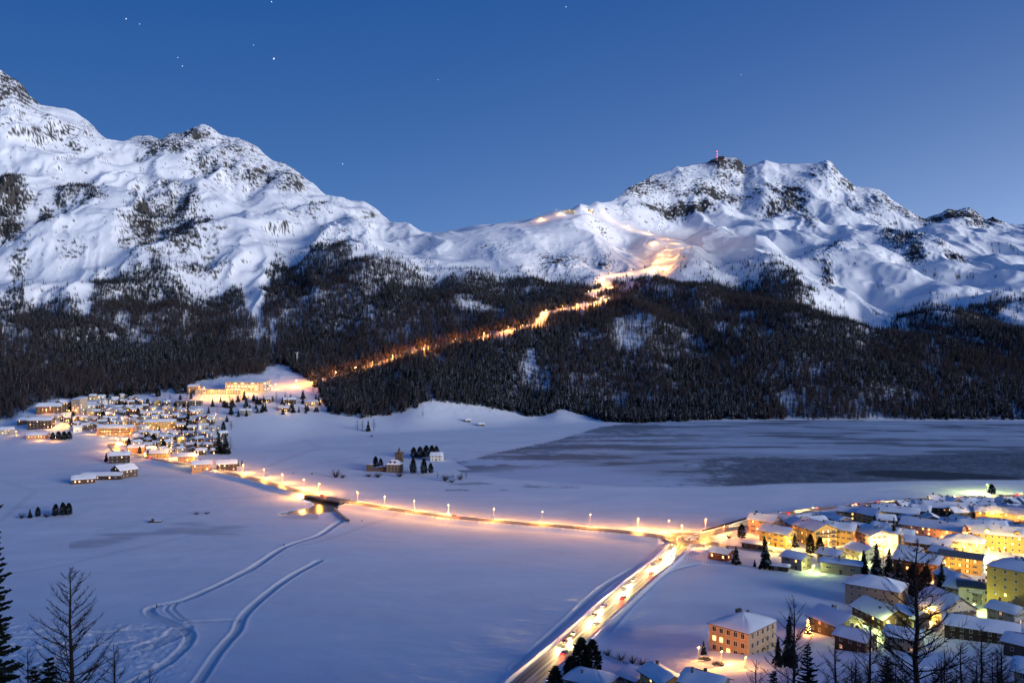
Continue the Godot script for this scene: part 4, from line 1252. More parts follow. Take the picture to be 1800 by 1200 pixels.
func build_far_village():
	var r := RandomNumberGenerator.new()
	r.seed = 4242
	var ord := ["first", "second", "third", "fourth", "fifth", "sixth", "seventh", "eighth", "ninth", "tenth", "eleventh", "twelfth", "thirteenth", "fourteenth", "fifteenth", "sixteenth", "seventeenth", "eighteenth", "nineteenth"]
	var big := [
		["chalet", 88, 724, -12, {"w": 34.0, "d": 20.0, "h": 9.0, "wall": "brown", "floors": 3, "cols": 6, "lit": 0.4, "chimneys": 2}, "broad brown chalet at the forest edge, uppermost on the village's near side"],
		["apartment_tower", 139, 726, 20, {"w": 16.0, "d": 14.0, "h": 21.0, "wall": "beige", "roof": "shed", "floors": 6, "cols": 3, "lit": 0.15, "chimneys": 1}, "tall beige tower block standing over the far village"],
		["apartment_house", 116, 722, -60, {"w": 24.0, "d": 16.0, "h": 13.0, "wall": "dark", "floors": 4, "cols": 5, "balcony": [0, 1], "lit": 0.25}, "dark timber block with balconies left of the tower block"],
		["apartment_house", 72, 752, -8, {"w": 30.0, "d": 15.0, "h": 11.0, "wall": "dark", "floors": 3, "cols": 6, "lit": 0.2}, "long dark timber house low on the village's near corner"],
		["apartment_house", 205, 764, -6, {"w": 46.0, "d": 14.0, "h": 10.0, "wall": "orange", "floors": 3, "cols": 10, "balcony": [0], "lit": 0.35}, "long orange-lit block above the bright road bend"],
		["apartment_house", 282, 752, -10, {"w": 40.0, "d": 14.0, "h": 9.0, "wall": "yellow", "floors": 3, "cols": 9, "lit": 0.4}, "long yellow-lit block in the middle of the far village"],
		["house", 12, 762, -30, {"w": 16.0, "d": 12.0, "h": 6.0, "wall": "cream", "floors": 2, "lit": 0.5}, "cream house by itself at the left frame edge"],
		["chalet", 46, 744, -10, {"w": 20.0, "d": 12.0, "h": 5.0, "wall": "brown", "floors": 2, "lit": 0.2}, "low brown house between the left frame edge and the village"],
		["house", 66, 770, -14, {"w": 24.0, "d": 12.0, "h": 4.5, "wall": "orange", "floors": 1, "lit": 0.6}, "low house with glowing orange front near the dark pine clump"],
		["house", 210, 812, -22, {"w": 20.0, "d": 15.0, "h": 8.0, "wall": "dark", "floors": 2, "cols": 4, "lit": 0.25, "chimneys": 2}, "dark house by itself on the field side of the road bend"],
		["farmhouse", 218, 838, -58, {"w": 18.0, "d": 15.0, "h": 7.5, "wall": "stone", "floors": 2, "cols": 4, "cols_d": 3, "lit": 0.5, "chimneys": 2, "pitch": 0.55}, "stone farmhouse with lit windows at the end of the dark barn"],
		["barn", 180, 842, -6, {"w": 36.0, "d": 11.0, "h": 4.0, "wall": "dark", "floors": 1, "cols": 6, "lit": 0.6, "chimneys": 0, "snow": 0.15}, "long dark barn joined to the farmhouse in the snow field"],
		["barn", 146, 848, -28, {"w": 19.0, "d": 13.0, "h": 4.0, "wall": "brown", "floors": 1, "cols": 5, "lit": 0.8, "chimneys": 0}, "small brown barn with a row of lit windows in the snow field"],
		["ski_station", 436, 686, 10, {"w": 70.0, "d": 30.0, "h": 15.0, "wall": "cream", "roof": "shed", "pitch": 0.25, "floors": 3, "cols": 10, "lit": 0.55, "ww": 3.5, "wh": 2.2, "chimneys": 2}, "big ski lift station with a slanting roof above the far village"],
		["house", 341, 690, 4, {"w": 18.0, "d": 14.0, "h": 11.0, "wall": "orange", "floors": 3, "cols": 3, "lit": 0.3}, "tall orange-lit house at the corner of the lit car park"],
		["parking_deck", 388, 692, 6, {"w": 84.0, "d": 16.0, "h": 7.0, "wall": "cream", "roof": "flat", "floors": 2, "cols": 16, "lit": 0.0, "ww": 3.0, "wh": 2.0, "chimneys": 0, "snow": 0.2}, "long open parking deck in floodlight below the lift station"],
		["house", 332, 712, -4, {"w": 40.0, "d": 10.0, "h": 7.0, "wall": "stone", "roof": "flat", "floors": 2, "cols": 8, "lit": 0.2}, "long flat-roofed house on the slope under the car park"],
		["house", 432, 728, -6, {"w": 17.0, "d": 11.0, "h": 6.0, "wall": "grey", "floors": 2, "lit": 0.1}, "grey house at the meadow edge right of the far village"],
		["house", 508, 708, -10, {"w": 22.0, "d": 13.0, "h": 6.0, "wall": "dark", "floors": 2, "lit": 0.2}, "dark house among spruces above the meadow"],
		["house", 500, 722, 6, {"w": 16.0, "d": 11.0, "h": 5.0, "wall": "brown", "floors": 2, "lit": 0.5}, "brown lit house at the upper edge of the meadow"],
		["house", 548, 712, 14, {"w": 20.0, "d": 12.0, "h": 6.0, "wall": "cream", "floors": 2, "lit": 0.4}, "cream house at the foot of the lit forest run"],
		["house", 468, 706, 4, {"w": 16.0, "d": 11.0, "h": 5.0, "wall": "brown", "floors": 2, "lit": 0.6}, "brown house with orange windows between station and meadow"],
		["chalet", 352, 826, -24, {"w": 17.0, "d": 13.0, "h": 6.5, "wall": "orange", "floors": 2, "lit": 0.4}, "orange-lit chalet beside the causeway, last but one before the fields"],
		["chalet", 398, 826, -20, {"w": 19.0, "d": 14.0, "h": 7.0, "wall": "dark", "floors": 2, "lit": 0.3}, "dark chalet at the very end of the village by the causeway"],
		["chalet", 328, 812, -16, {"w": 17.0, "d": 13.0, "h": 7.0, "wall": "orange", "floors": 2, "lit": 0.3}, "orange-walled chalet with its gable to the causeway"],
		["house", 276, 804, -8, {"w": 24.0, "d": 12.0, "h": 5.5, "wall": "yellow", "floors": 2, "lit": 0.3}, "low yellow house right beside the causeway bend"],
		["house", 240, 796, -10, {"w": 17.0, "d": 12.0, "h": 7.0, "wall": "orange", "floors": 2, "lit": 0.2}, "orange house just inside the bright road bend"],
	]
	for q in big:
		house(q[0], hit(q[1], q[2]), -q[3], q[4], q[5], "", String(q[0]).replace("_", " "))
	var rows := [[703, 150, 235, 16], [711, 165, 330, 16], [720, 160, 330, 16], [729, 108, 350, 16], [738, 100, 384, 17], [747, 130, 378, 17], [757, 135, 378, 17], [767, 236, 390, 17], [777, 232, 396, 17], [787, 242, 404, 18], [797, 262, 412, 19]]
	var rn := ["the top row under the forest", "the second row below the forest", "the third row below the forest", "the fourth row below the forest", "the fifth row below the forest", "the row through the village middle", "the fifth row above the causeway", "the fourth row above the causeway", "the third row above the causeway", "the second row above the causeway", "the row along the causeway"]
	var walls := ["brown", "cream", "brown", "dark", "white", "yellow", "stone", "dark"]
	for k in rows.size():
		var w: Array = rows[k]
		var px: float = w[1]
		var n := 0
		while px < w[2] and n < 24:
			var x := px + r.randf_range(-5.0, 5.0)
			px += w[3]
			var y: float = w[0] + r.randf_range(-3.0, 3.0)
			var clash := false
			for q in big:
				if absf(q[1] - x) < 6.0 + q[4].w * 0.55 and absf(q[2] - y) < 8.0: clash = true
			if clash: continue
			var wl: String = walls[r.randi() % walls.size()]
			house("village_house", hit(x, y), [-20.0, -65.0, 12.0, 35.0, 70.0][r.randi() % 5], {"w": r.randf_range(8.5, 12.5), "d": r.randf_range(8.0, 10.5), "h": r.randf_range(4.0, 7.0), "snow": r.randf_range(0.25, 0.6), "wall": wl, "floors": 2, "lit": 0.42, "chimneys": r.randi_range(1, 2), "cols": 3, "cols_d": 2, "ww": 1.6, "wh": 1.6}, "%s village house, %s from left in %s" % [wl, ordinal(n), rn[k]], "houses of the far village", "house")
			n += 1

# ------------------------------------------------------------------ lamps
func omni(parent: Node, at: Vector3, e: float, c: Color, size := 0.2):
	var l := OmniLight3D.new()
	l.name = "light"
	l.light_energy = e
	l.light_color = c
	l.omni_range = 400.0
	l.omni_attenuation = 2.0
	l.light_size = size
	l.shadow_enabled = true
	l.position = at
	parent.add_child(l, true)

var lamp_parts := {}
func street_lamp(called: String, at: Vector3, turn: float, h: float, e: float, c: Color, m: String, label: String, group: String, arm := 1.4, tilt := -100.0):
	var o := thing(called, at, turn, label, "lamp", group)
	var key := "%.1f %.1f" % [h, arm]
	if not lamp_parts.has(key):
		var st := SurfaceTool.new()
		st.begin(Mesh.PRIMITIVE_TRIANGLES)
		tube(st, Vector3(0, -0.8, 0), Vector3(0, h, 0), 0.13, 0.07, Color.WHITE, 8)
		tube(st, Vector3(0, 0, 0), Vector3(0, 0.9, 0), 0.2, 0.2, Color.WHITE, 8)
		st.generate_normals()
		var s2 := SurfaceTool.new()
		s2.begin(Mesh.PRIMITIVE_TRIANGLES)
		tube(s2, Vector3(0, h - 0.05, 0), Vector3(0, h + 0.25, arm), 0.06, 0.05, Color.WHITE, 6)
		s2.generate_normals()
		var s3 := begin()
		box(s3, Vector3(0, h + 0.42, arm), Vector3(0.5, 0.12, 0.9))
		lamp_parts[key] = [st.commit(), s2.commit(), done(s3)]
	mi("pole", lamp_parts[key][0], M.steel, o)
	mi("arm", lamp_parts[key][1], M.steel, o)
	mi("hood", lamp_parts[key][2], M.dark_metal, o)
	var b := SphereMesh.new()
	b.radius = 0.17
	b.height = 0.34
	b.radial_segments = 10
	b.rings = 5
	mi("lamp_bulb", b, M[m], o, Vector3(0, h + 0.1, arm))
	if tilt > -90.0:      # road lantern: throws its light down and out over the carriageway
		var l := SpotLight3D.new()
		l.name = "light"
		l.light_energy = e
		l.light_color = c
		l.spot_range = 400.0
		l.spot_angle = 84.0
		l.spot_angle_attenuation = 0.35
		l.spot_attenuation = 2.0
		l.light_size = 0.2
		l.shadow_enabled = true
		l.position = Vector3(0, h + 0.1, arm)
		l.rotation.x = deg_to_rad(tilt)
		o.add_child(l, true)
	else: omni(o, Vector3(0, h + 0.1, arm), e, c, 0.2)
	return o

const SODIUM := Color(1.0, 0.67, 0.29)
const WARM := Color(1.0, 0.80, 0.42)
const LIME := Color(0.93, 1.0, 0.55)

func build_lamps():
	var ord := ["first", "second", "third", "fourth", "fifth", "sixth", "seventh", "eighth", "ninth", "tenth", "eleventh", "twelfth", "thirteenth", "fourteenth", "fifteenth", "sixteenth", "seventeenth", "eighteenth", "nineteenth", "twentieth"]
	var A := [[1240, 934], [1175, 936], [1121, 932], [1037, 925], [953, 919], [868, 914], [788, 907], [728, 899], [676, 891], [628, 883], [561, 867], [534, 859], [496, 849], [464, 840], [427, 831], [392, 822], [346, 813], [300, 806], [262, 798]]
	for i in A.size():
		var q: Array = A[i]
		street_lamp("street_lamp", hit(q[0], q[1]), 0.15, 8.2, 760.0, SODIUM, "lamp_orange", "orange street lamp on the causeway, %s counted from the roundabout" % ord[i], "street lamps along the causeway", 1.4, -128.0)
	var B := [[1198, 936, 0.0], [1272, 938, 0.0], [1190, 962, 3.0], [1238, 962, 3.0]]
	var bl := ["low orange lamp behind the roundabout", "orange lamp where the lakeside road leaves the roundabout", "orange lamp in the fork of the causeway and the downhill road", "orange lamp on the near side of the roundabout"]
	for i in 4: street_lamp("street_lamp", hit(B[i][0], B[i][1]), B[i][2], 5.0, 230.0, SODIUM, "lamp_orange", bl[i], "lamps round the roundabout")
	# the big floodlight where the road reaches the bridge
	street_lamp("bridge_floodlight", hit(531, 869), 0.0, 5.5, 900.0, SODIUM, "lamp_orange", "glaring floodlight at the head of the road bridge", "", 0.5)
	# the town: px, py, height, energy, colour, label
	var T := [
		[1524, 922, 7.0, 500, 1, "starry lamp beside the yellow gabled house in the back rows"], [1500, 960, 5.5, 260, 1, "lamp lighting the tall yellow block"], [1530, 964, 5.0, 220, 1, "lamp at the foot of the plain white gabled house"], [1566, 968, 5.0, 420, 1, "lamp before the tall white house"],
		[1600, 970, 5.0, 420, 1, "lamp before the brightest narrow white house"], [1456, 962, 5.0, 180, 1, "lamp under the balconied yellow chalet"], [1352, 967, 5.0, 200, 1, "lamp before the bright yellow house"], [1388, 966, 5.0, 200, 1, "lamp at the corner of the bright yellow house"],
		[1420, 972, 5.0, 200, 1, "lamp on the village street behind the dark pines"], [1655, 956, 5.0, 160, 0, "orange lamp under the long pink building"], [1700, 950, 5.0, 200, 0, "orange lamp under the dark brown timber house"], [1738, 984, 7.0, 900, 1, "strong yard lamp below the yellow hotel"],
		[1722, 1000, 7.0, 900, 1, "strong yard lamp beside the ochre house"], [1765, 980, 6.0, 420, 1, "lamp in front of the yellow hotel"], [1668, 1012, 5.0, 280, 1, "lamp at the corner of the ochre house"], [1648, 1024, 5.0, 200, 0, "orange lamp by the orange-lit balconies"],
		[1776, 1072, 6.0, 420, 1, "lamp at the foot of the ochre apartment tower"], [1745, 1070, 5.0, 260, 2, "greenish lamp before the white hall"], [1712, 1080, 5.0, 160, 2, "greenish lamp on the lane beside the white hall"], [1430, 1006, 4.0, 70, 2, "greenish lamp between cream cottage and workshop"],
		[1556, 1100, 5.0, 60, 0, "orange lamp under the brown timber chalet"], [1590, 1096, 5.0, 200, 2, "greenish lamp on the lane behind the larch"], [1520, 1120, 5.0, 140, 2, "greenish lamp below the stone house"], [1628, 1092, 5.0, 170, 1, "lamp at the cream chalet's corner"],
		[1560, 1112, 5.0, 160, 2, "greenish lamp on the lane under the chalets"], [1268, 1168, 5.0, 220, 0, "orange lamp before the schoolhouse front"], [1228, 1160, 5.0, 60, 0, "orange lamp on the lane left of the schoolhouse"], [1310, 1178, 4.0, 45, 0, "orange lamp at the schoolhouse corner"],
		[1480, 924, 6.0, 200, 1, "lamp in the back rows above the balconied chalet"], [1590, 924, 6.0, 240, 1, "lamp before the long pale yellow block"], [1628, 924, 6.0, 200, 1, "lamp before the square yellow block"], [1745, 917, 6.0, 240, 1, "lamp before the low pale yellow block"],
		[1790, 924, 6.0, 160, 0, "orange lamp before the big pink gabled house"], [1690, 905, 6.0, 140, 1, "lamp among the back roofs near the lakeside road"], [1562, 900, 6.0, 140, 1, "lamp among the back roofs left of the pink gable"], [1408, 944, 5.0, 130, 0, "orange lamp at the peach gable"],
		[1330, 942, 5.0, 130, 0, "orange lamp before the salmon house"], [1512, 990, 4.0, 70, 2, "greenish lamp at the pale green house"], [1748, 934, 4.0, 160, 1, "lamp by the flat-roofed brown house"], [1695, 974, 4.5, 200, 1, "lamp under the cream hipped house"],
		[1735, 868, 8.0, 1300, 2, "lime floodlight beside the lone tree on the lake shore"],
		[1205, 1196, 4.5, 40, 1, "lamp before the yellow gabled house at the bottom edge"],
	]
	for q in T:
		var at := hit(q[0], q[1]) if q[1] < 1190 else near_hit(q[0], q[1])
		street_lamp("town_lamp", at, 0.2, q[2], q[3] * 1.6, [SODIUM, WARM, LIME][q[4]], ["lamp_orange", "lamp_warm", "lamp_green"][q[4]], q[5], "street lamps in the town", 0.6)
	# the far village
	var r := RandomNumberGenerator.new()
	r.seed = 99
	var V := [[96, 748], [108, 752], [120, 746], [130, 742], [90, 756], [134, 728], [146, 733], [122, 728], [150, 745], [176, 736], [188, 732], [200, 734], [214, 742], [228, 737], [244, 728], [258, 727], [270, 727], [278, 736], [160, 764], [182, 766], [204, 770], [228, 768], [206, 780], [202, 792], [226, 800], [254, 806], [262, 758], [276, 760], [292, 760], [306, 758], [338, 764], [350, 742], [366, 738], [378, 735], [300, 736], [236, 752], [300, 795], [330, 818], [352, 828], [386, 828], [404, 822], [320, 778], [80, 728], [184, 722], [28, 765], [66, 775], [98, 776], [262, 744], [500, 727], [548, 716], [468, 712], [508, 716], [560, 706], [428, 702]]
	V.sort_custom(func(a, b): return a[0] < b[0])
	for i in V.size():
		street_lamp("village_lamp", hit(V[i][0], V[i][1]), r.randf() * TAU, 5.5, r.randf_range(60.0, 190.0) * (6.0 if V[i][0] in [206, 202, 226] else 2.6 if V[i][0] in [108, 120, 182] else 1.0), SODIUM if r.randf() < 0.75 else WARM, "lamp_orange", "village street lamp shining between houses, %s counted from the left" % ordinal(i), "street lamps of the far village", 0.6)
	# the car park of the lift station
	var S := [[345, 694], [358, 690], [372, 694], [386, 697], [400, 694], [414, 692], [428, 695], [442, 692], [456, 688], [470, 686], [484, 684], [360, 700], [380, 703], [398, 700], [350, 703], [405, 703]]
	S.sort_custom(func(a, b): return a[0] < b[0])
	for i in S.size():
		street_lamp("car_park_lamp", hit(S[i][0], S[i][1]), 0.0, 9.0, 480.0, SODIUM, "lamp_orange", "orange floodlight on the lift station car park, %s from the left" % ordinal(i), "floodlights of the lift station car park", 0.6)

func build_ski_run():
	mist()
	# pistes: packed snow, then the floodlight masts along it
	var all := RUN.duplicate()
	for q in [[950, 388], [985, 377], [1195, 436], [1150, 430], [1165, 458], [1168, 474], [1150, 478], [1090, 484], [1058, 500], [1075, 512], [955, 557], [950, 569], [745, 622], [1063, 534], [1085, 530]]: all.append(q)
	all.sort_custom(func(a, b): return a[1] < b[1])
	for i in all.size():
		var q: Array = all[i]
		var p := hit(q[0], q[1])
		var forest: bool = q[1] > 500
		var top: bool = q[1] < 405
		var e := 1100.0
		if forest: e = 1700.0 if q[1] < 575 else 2900.0
		if top: e = 1300.0
		if q[0] > 1130 and q[1] > 408 and q[1] < 480: e = 2200.0
		floodlight(p, 11.0, e, Color(1.0, 0.60, 0.22) if forest else Color(1.0, 0.72, 0.40), i)

func mist():
	var f := FogVolume.new()
	f.name = "snow_mist"
	f.shape = RenderingServer.FOG_VOLUME_SHAPE_ELLIPSOID
	f.size = Vector3(420, 130, 420)
	var m := FogMaterial.new()
	m.resource_name = "mist"
	m.density = 0.0016
	m.albedo = Color(0.95, 0.95, 0.97)
	f.material = m
	f.position = hit(1215, 452) + Vector3(0, 25, 30)
	add_child(f)
	tag(f, "thin veil of drifting snow mist beside the brightest bend of the ski run", "mist", "", "stuff")

func floodlight(p: Vector3, h: float, e: float, c: Color, i: int):
	var o := thing("ski_run_floodlight", p, 0.0, "floodlight mast beside the lit ski run, %s counted from the top" % ordinal(i), "floodlight", "floodlights along the ski run")
	if not lamp_parts.has("flood"):
		var st := SurfaceTool.new()
		st.begin(Mesh.PRIMITIVE_TRIANGLES)
		tube(st, Vector3(0, -2, 0), Vector3(0, 11.0, 0), 0.2, 0.12, Color.WHITE, 6)
		tube(st, Vector3(-0.9, 10.8, 0), Vector3(0.9, 10.8, 0), 0.08, 0.08, Color.WHITE, 5)
		st.generate_normals()
		lamp_parts["flood"] = st.commit()
		var b := SphereMesh.new()
		b.radius = 0.17
		b.height = 0.34
		b.radial_segments = 8
		b.rings = 4
		lamp_parts["flood_bulb"] = b
		mat_flood = glow("lamp_flood", Color(1.0, 0.66, 0.32), 1600.0)
	mi("mast", lamp_parts["flood"], M.steel, o)
	mi("lamp_bulb", lamp_parts["flood_bulb"], mat_flood, o, Vector3(0, 11.2, 0))
	omni(o, Vector3(0, 11.2, 0), e, c, 0.2)
var mat_flood: StandardMaterial3D

const ORD := ["first", "second", "third", "fourth", "fifth", "sixth", "seventh", "eighth", "ninth", "tenth", "eleventh", "twelfth", "thirteenth", "fourteenth", "fifteenth", "sixteenth", "seventeenth", "eighteenth", "nineteenth"]
func ordinal(i: int) -> String:
	if i < 19: return ORD[i]
	var tens := ["twent", "thirt", "fort", "fift", "sixt", "sevent", "eight", "ninet"]
	var t := (i + 1) / 10 - 2
	return tens[t] + "ieth" if (i + 1) % 10 == 0 else tens[t] + "y-" + ORD[(i + 1) % 10 - 1]

# ------------------------------------------------------------------ single trees and shrubs
var tree_mesh := {}
func tree(kind: String, at: Vector3, h: float, girth: float, label: String, group := "", turn := -1.0) -> Node3D:
	var v := (int(absf(at.x) * 3.0) % 3)
	var key := kind + str(v)
	if not tree_mesh.has(key):
		if kind == "spruce_tree": tree_mesh[key] = [spruce_mesh(100 + v, 1, 1, 1), spruce_mesh(100 + v, 18, 8, 2, 1.25)]
		elif kind == "pine_tree": tree_mesh[key] = [spruce_mesh(110 + v, 1, 1, 1), crown_mesh(120 + v, 0.10, 0.25, 620, 0.06, Color(0.009, 0.013, 0.010))]
		elif kind == "larch_tree": tree_mesh[key] = bare_tree(130 + v, 40, 6, 0.0)
		else: tree_mesh[key] = bare_tree(140 + v, 34, 7, 1.0)
	var o := thing(kind, at, turn if turn >= 0.0 else fmod(at.x * 1.7, TAU), label, "shrub" if kind == "bare_shrub" else "tree", group)
	var nm := ["trunk", "crown"] if kind in ["spruce_tree", "pine_tree"] else ["trunk", "branches"]
	for k in 2:
		var q := mi(nm[k], tree_mesh[key][k], M.needles, o)
		q.scale = Vector3(h * girth, h, h * girth)
	return o

func crown_mesh(s: int, y0: float, rad: float, n: int, leaf: float, k: Color) -> Mesh:     # clumps of needles on a rounded, gappy crown
	var r := RandomNumberGenerator.new()
	r.seed = s
	var st := SurfaceTool.new()
	st.begin(Mesh.PRIMITIVE_TRIANGLES)
	for i in n:
		var y := r.randf_range(y0, 1.0)
		var t := (y - y0) / (1.0 - y0)
		var rr := rad * pow(sin(PI * clampf(t * 0.80 + 0.20, 0.0, 1.0)), 0.6) * (1.0 - 0.35 * t) * sqrt(r.randf_range(0.15, 1.0))
		var a := r.randf() * TAU
		var c := Vector3(cos(a) * rr, y, sin(a) * rr)
		var q := r.randf_range(0.6, 1.5)
		for j in 3:
			var u := Vector3(r.randf_range(-1, 1), r.randf_range(-0.5, 0.7), r.randf_range(-1, 1)) * leaf
			var w := Vector3(r.randf_range(-1, 1), r.randf_range(-0.5, 0.7), r.randf_range(-1, 1)) * leaf
			tri(st, c - u * 0.5, c + u, c + w, k * q)
	st.generate_normals()
	return st.commit()

func limb(st: SurfaceTool, r: RandomNumberGenerator, p: Vector3, dir: Vector3, l: float, rad: float, up: float, twigs: int, k: Color):
	var n := 5
	var a := p
	var dd := dir
	var ra := rad
	for i in n:
		dd = (dd + Vector3(r.randf_range(-0.16, 0.16), up / n + r.randf_range(-0.08, 0.08), r.randf_range(-0.16, 0.16))).normalized()
		var b := a + dd * l / n
		var rb := rad * (1.0 - 0.85 * (i + 1.0) / n)
		tube(st, a, b, ra, rb, k, 3)
		if i > 0 and twigs > 0:
			for j in twigs:
				var s := r.randf_range(-1.0, 1.0)
				var side := dd.cross(Vector3.UP).normalized() * (1.0 if s > 0.0 else -1.0)
				var td := (dd * 0.7 + side * r.randf_range(0.5, 1.0) + Vector3(0, r.randf_range(-0.25, 0.5), 0)).normalized()
				var tl := l * r.randf_range(0.10, 0.30) * (1.1 - 0.5 * i / n)
				var tp := a.lerp(b, r.randf())
				var tm := tp + td * tl * 0.5
				var te := tm + (td + Vector3(0, 0.35, 0)).normalized() * tl * 0.5
				tube(st, tp, tm, rb * 0.5 + 0.0004, rb * 0.35 + 0.0003, k, 3)
				tube(st, tm, te, rb * 0.35 + 0.0003, 0.0002, k, 3)
		a = b
		ra = rb

func bare_tree(s: int, limbs: int, twigs: int, bushy: float) -> Array:    # unit height: trunk, branches
	var r := RandomNumberGenerator.new()
	r.seed = s
	var k := Color(0.030, 0.023, 0.019)
	var t := SurfaceTool.new()
	t.begin(Mesh.PRIMITIVE_TRIANGLES)
	var b := SurfaceTool.new()
	b.begin(Mesh.PRIMITIVE_TRIANGLES)
	if bushy > 0.5:
		for i in limbs:
			var a := r.randf() * TAU
			var o := r.randf_range(0.2, 1.1)
			limb(b, r, Vector3(cos(a), 0, sin(a)) * 0.05, Vector3(cos(a) * o, 1, sin(a) * o).normalized(), r.randf_range(0.55, 1.0), 0.012, 0.35, twigs / 2, k)
		for i in 4: limb(t, r, Vector3(0.03 * i - 0.05, -0.05, 0), Vector3(r.randf_range(-0.4, 0.4), 1, r.randf_range(-0.4, 0.4)).normalized(), 0.9, 0.02, 0.2, 0, k)
	else:
		var n := 10
		var p := Vector3(0, -0.03, 0)
		for i in n:
			var q := Vector3(r.randf_range(-0.005, 0.005), (i + 1.0) / n, r.randf_range(-0.005, 0.005))
			tube(t, p, q, 0.0150 * pow(1.0 - float(i) / n, 0.85) + 0.001, 0.0150 * pow(1.0 - (i + 1.0) / n, 0.85) + 0.001, k, 7)
			p = q
		for i in limbs:
			var y := 0.22 + 0.76 * pow(float(i) / limbs, 0.95)
			var a := i * 2.4 + r.randf_range(-0.5, 0.5)
			var l := (0.36 * pow(1.0 - y, 0.72) + 0.02) * r.randf_range(0.7, 1.15)
			var dir := Vector3(cos(a), r.randf_range(-0.05, 0.35) + 0.5 * y * y, sin(a)).normalized()
			limb(b, r, Vector3(0, y, 0), dir, l, 0.0052 * (1.15 - y), 0.55, twigs, k)
	t.generate_normals()
	b.generate_normals()
	return [t.commit(), b.commit()]

func mpx(p: Vector3) -> float: return -p.z / F      # metres per photo pixel there

func plant(kind: String, px: float, py: float, hpx: float, girth: float, label: String, group := ""):
	var at := hit(px, py) if py < 1190.0 else near_hit(px, py)
	tree(kind, at, hpx * mpx(at), girth, label, group)

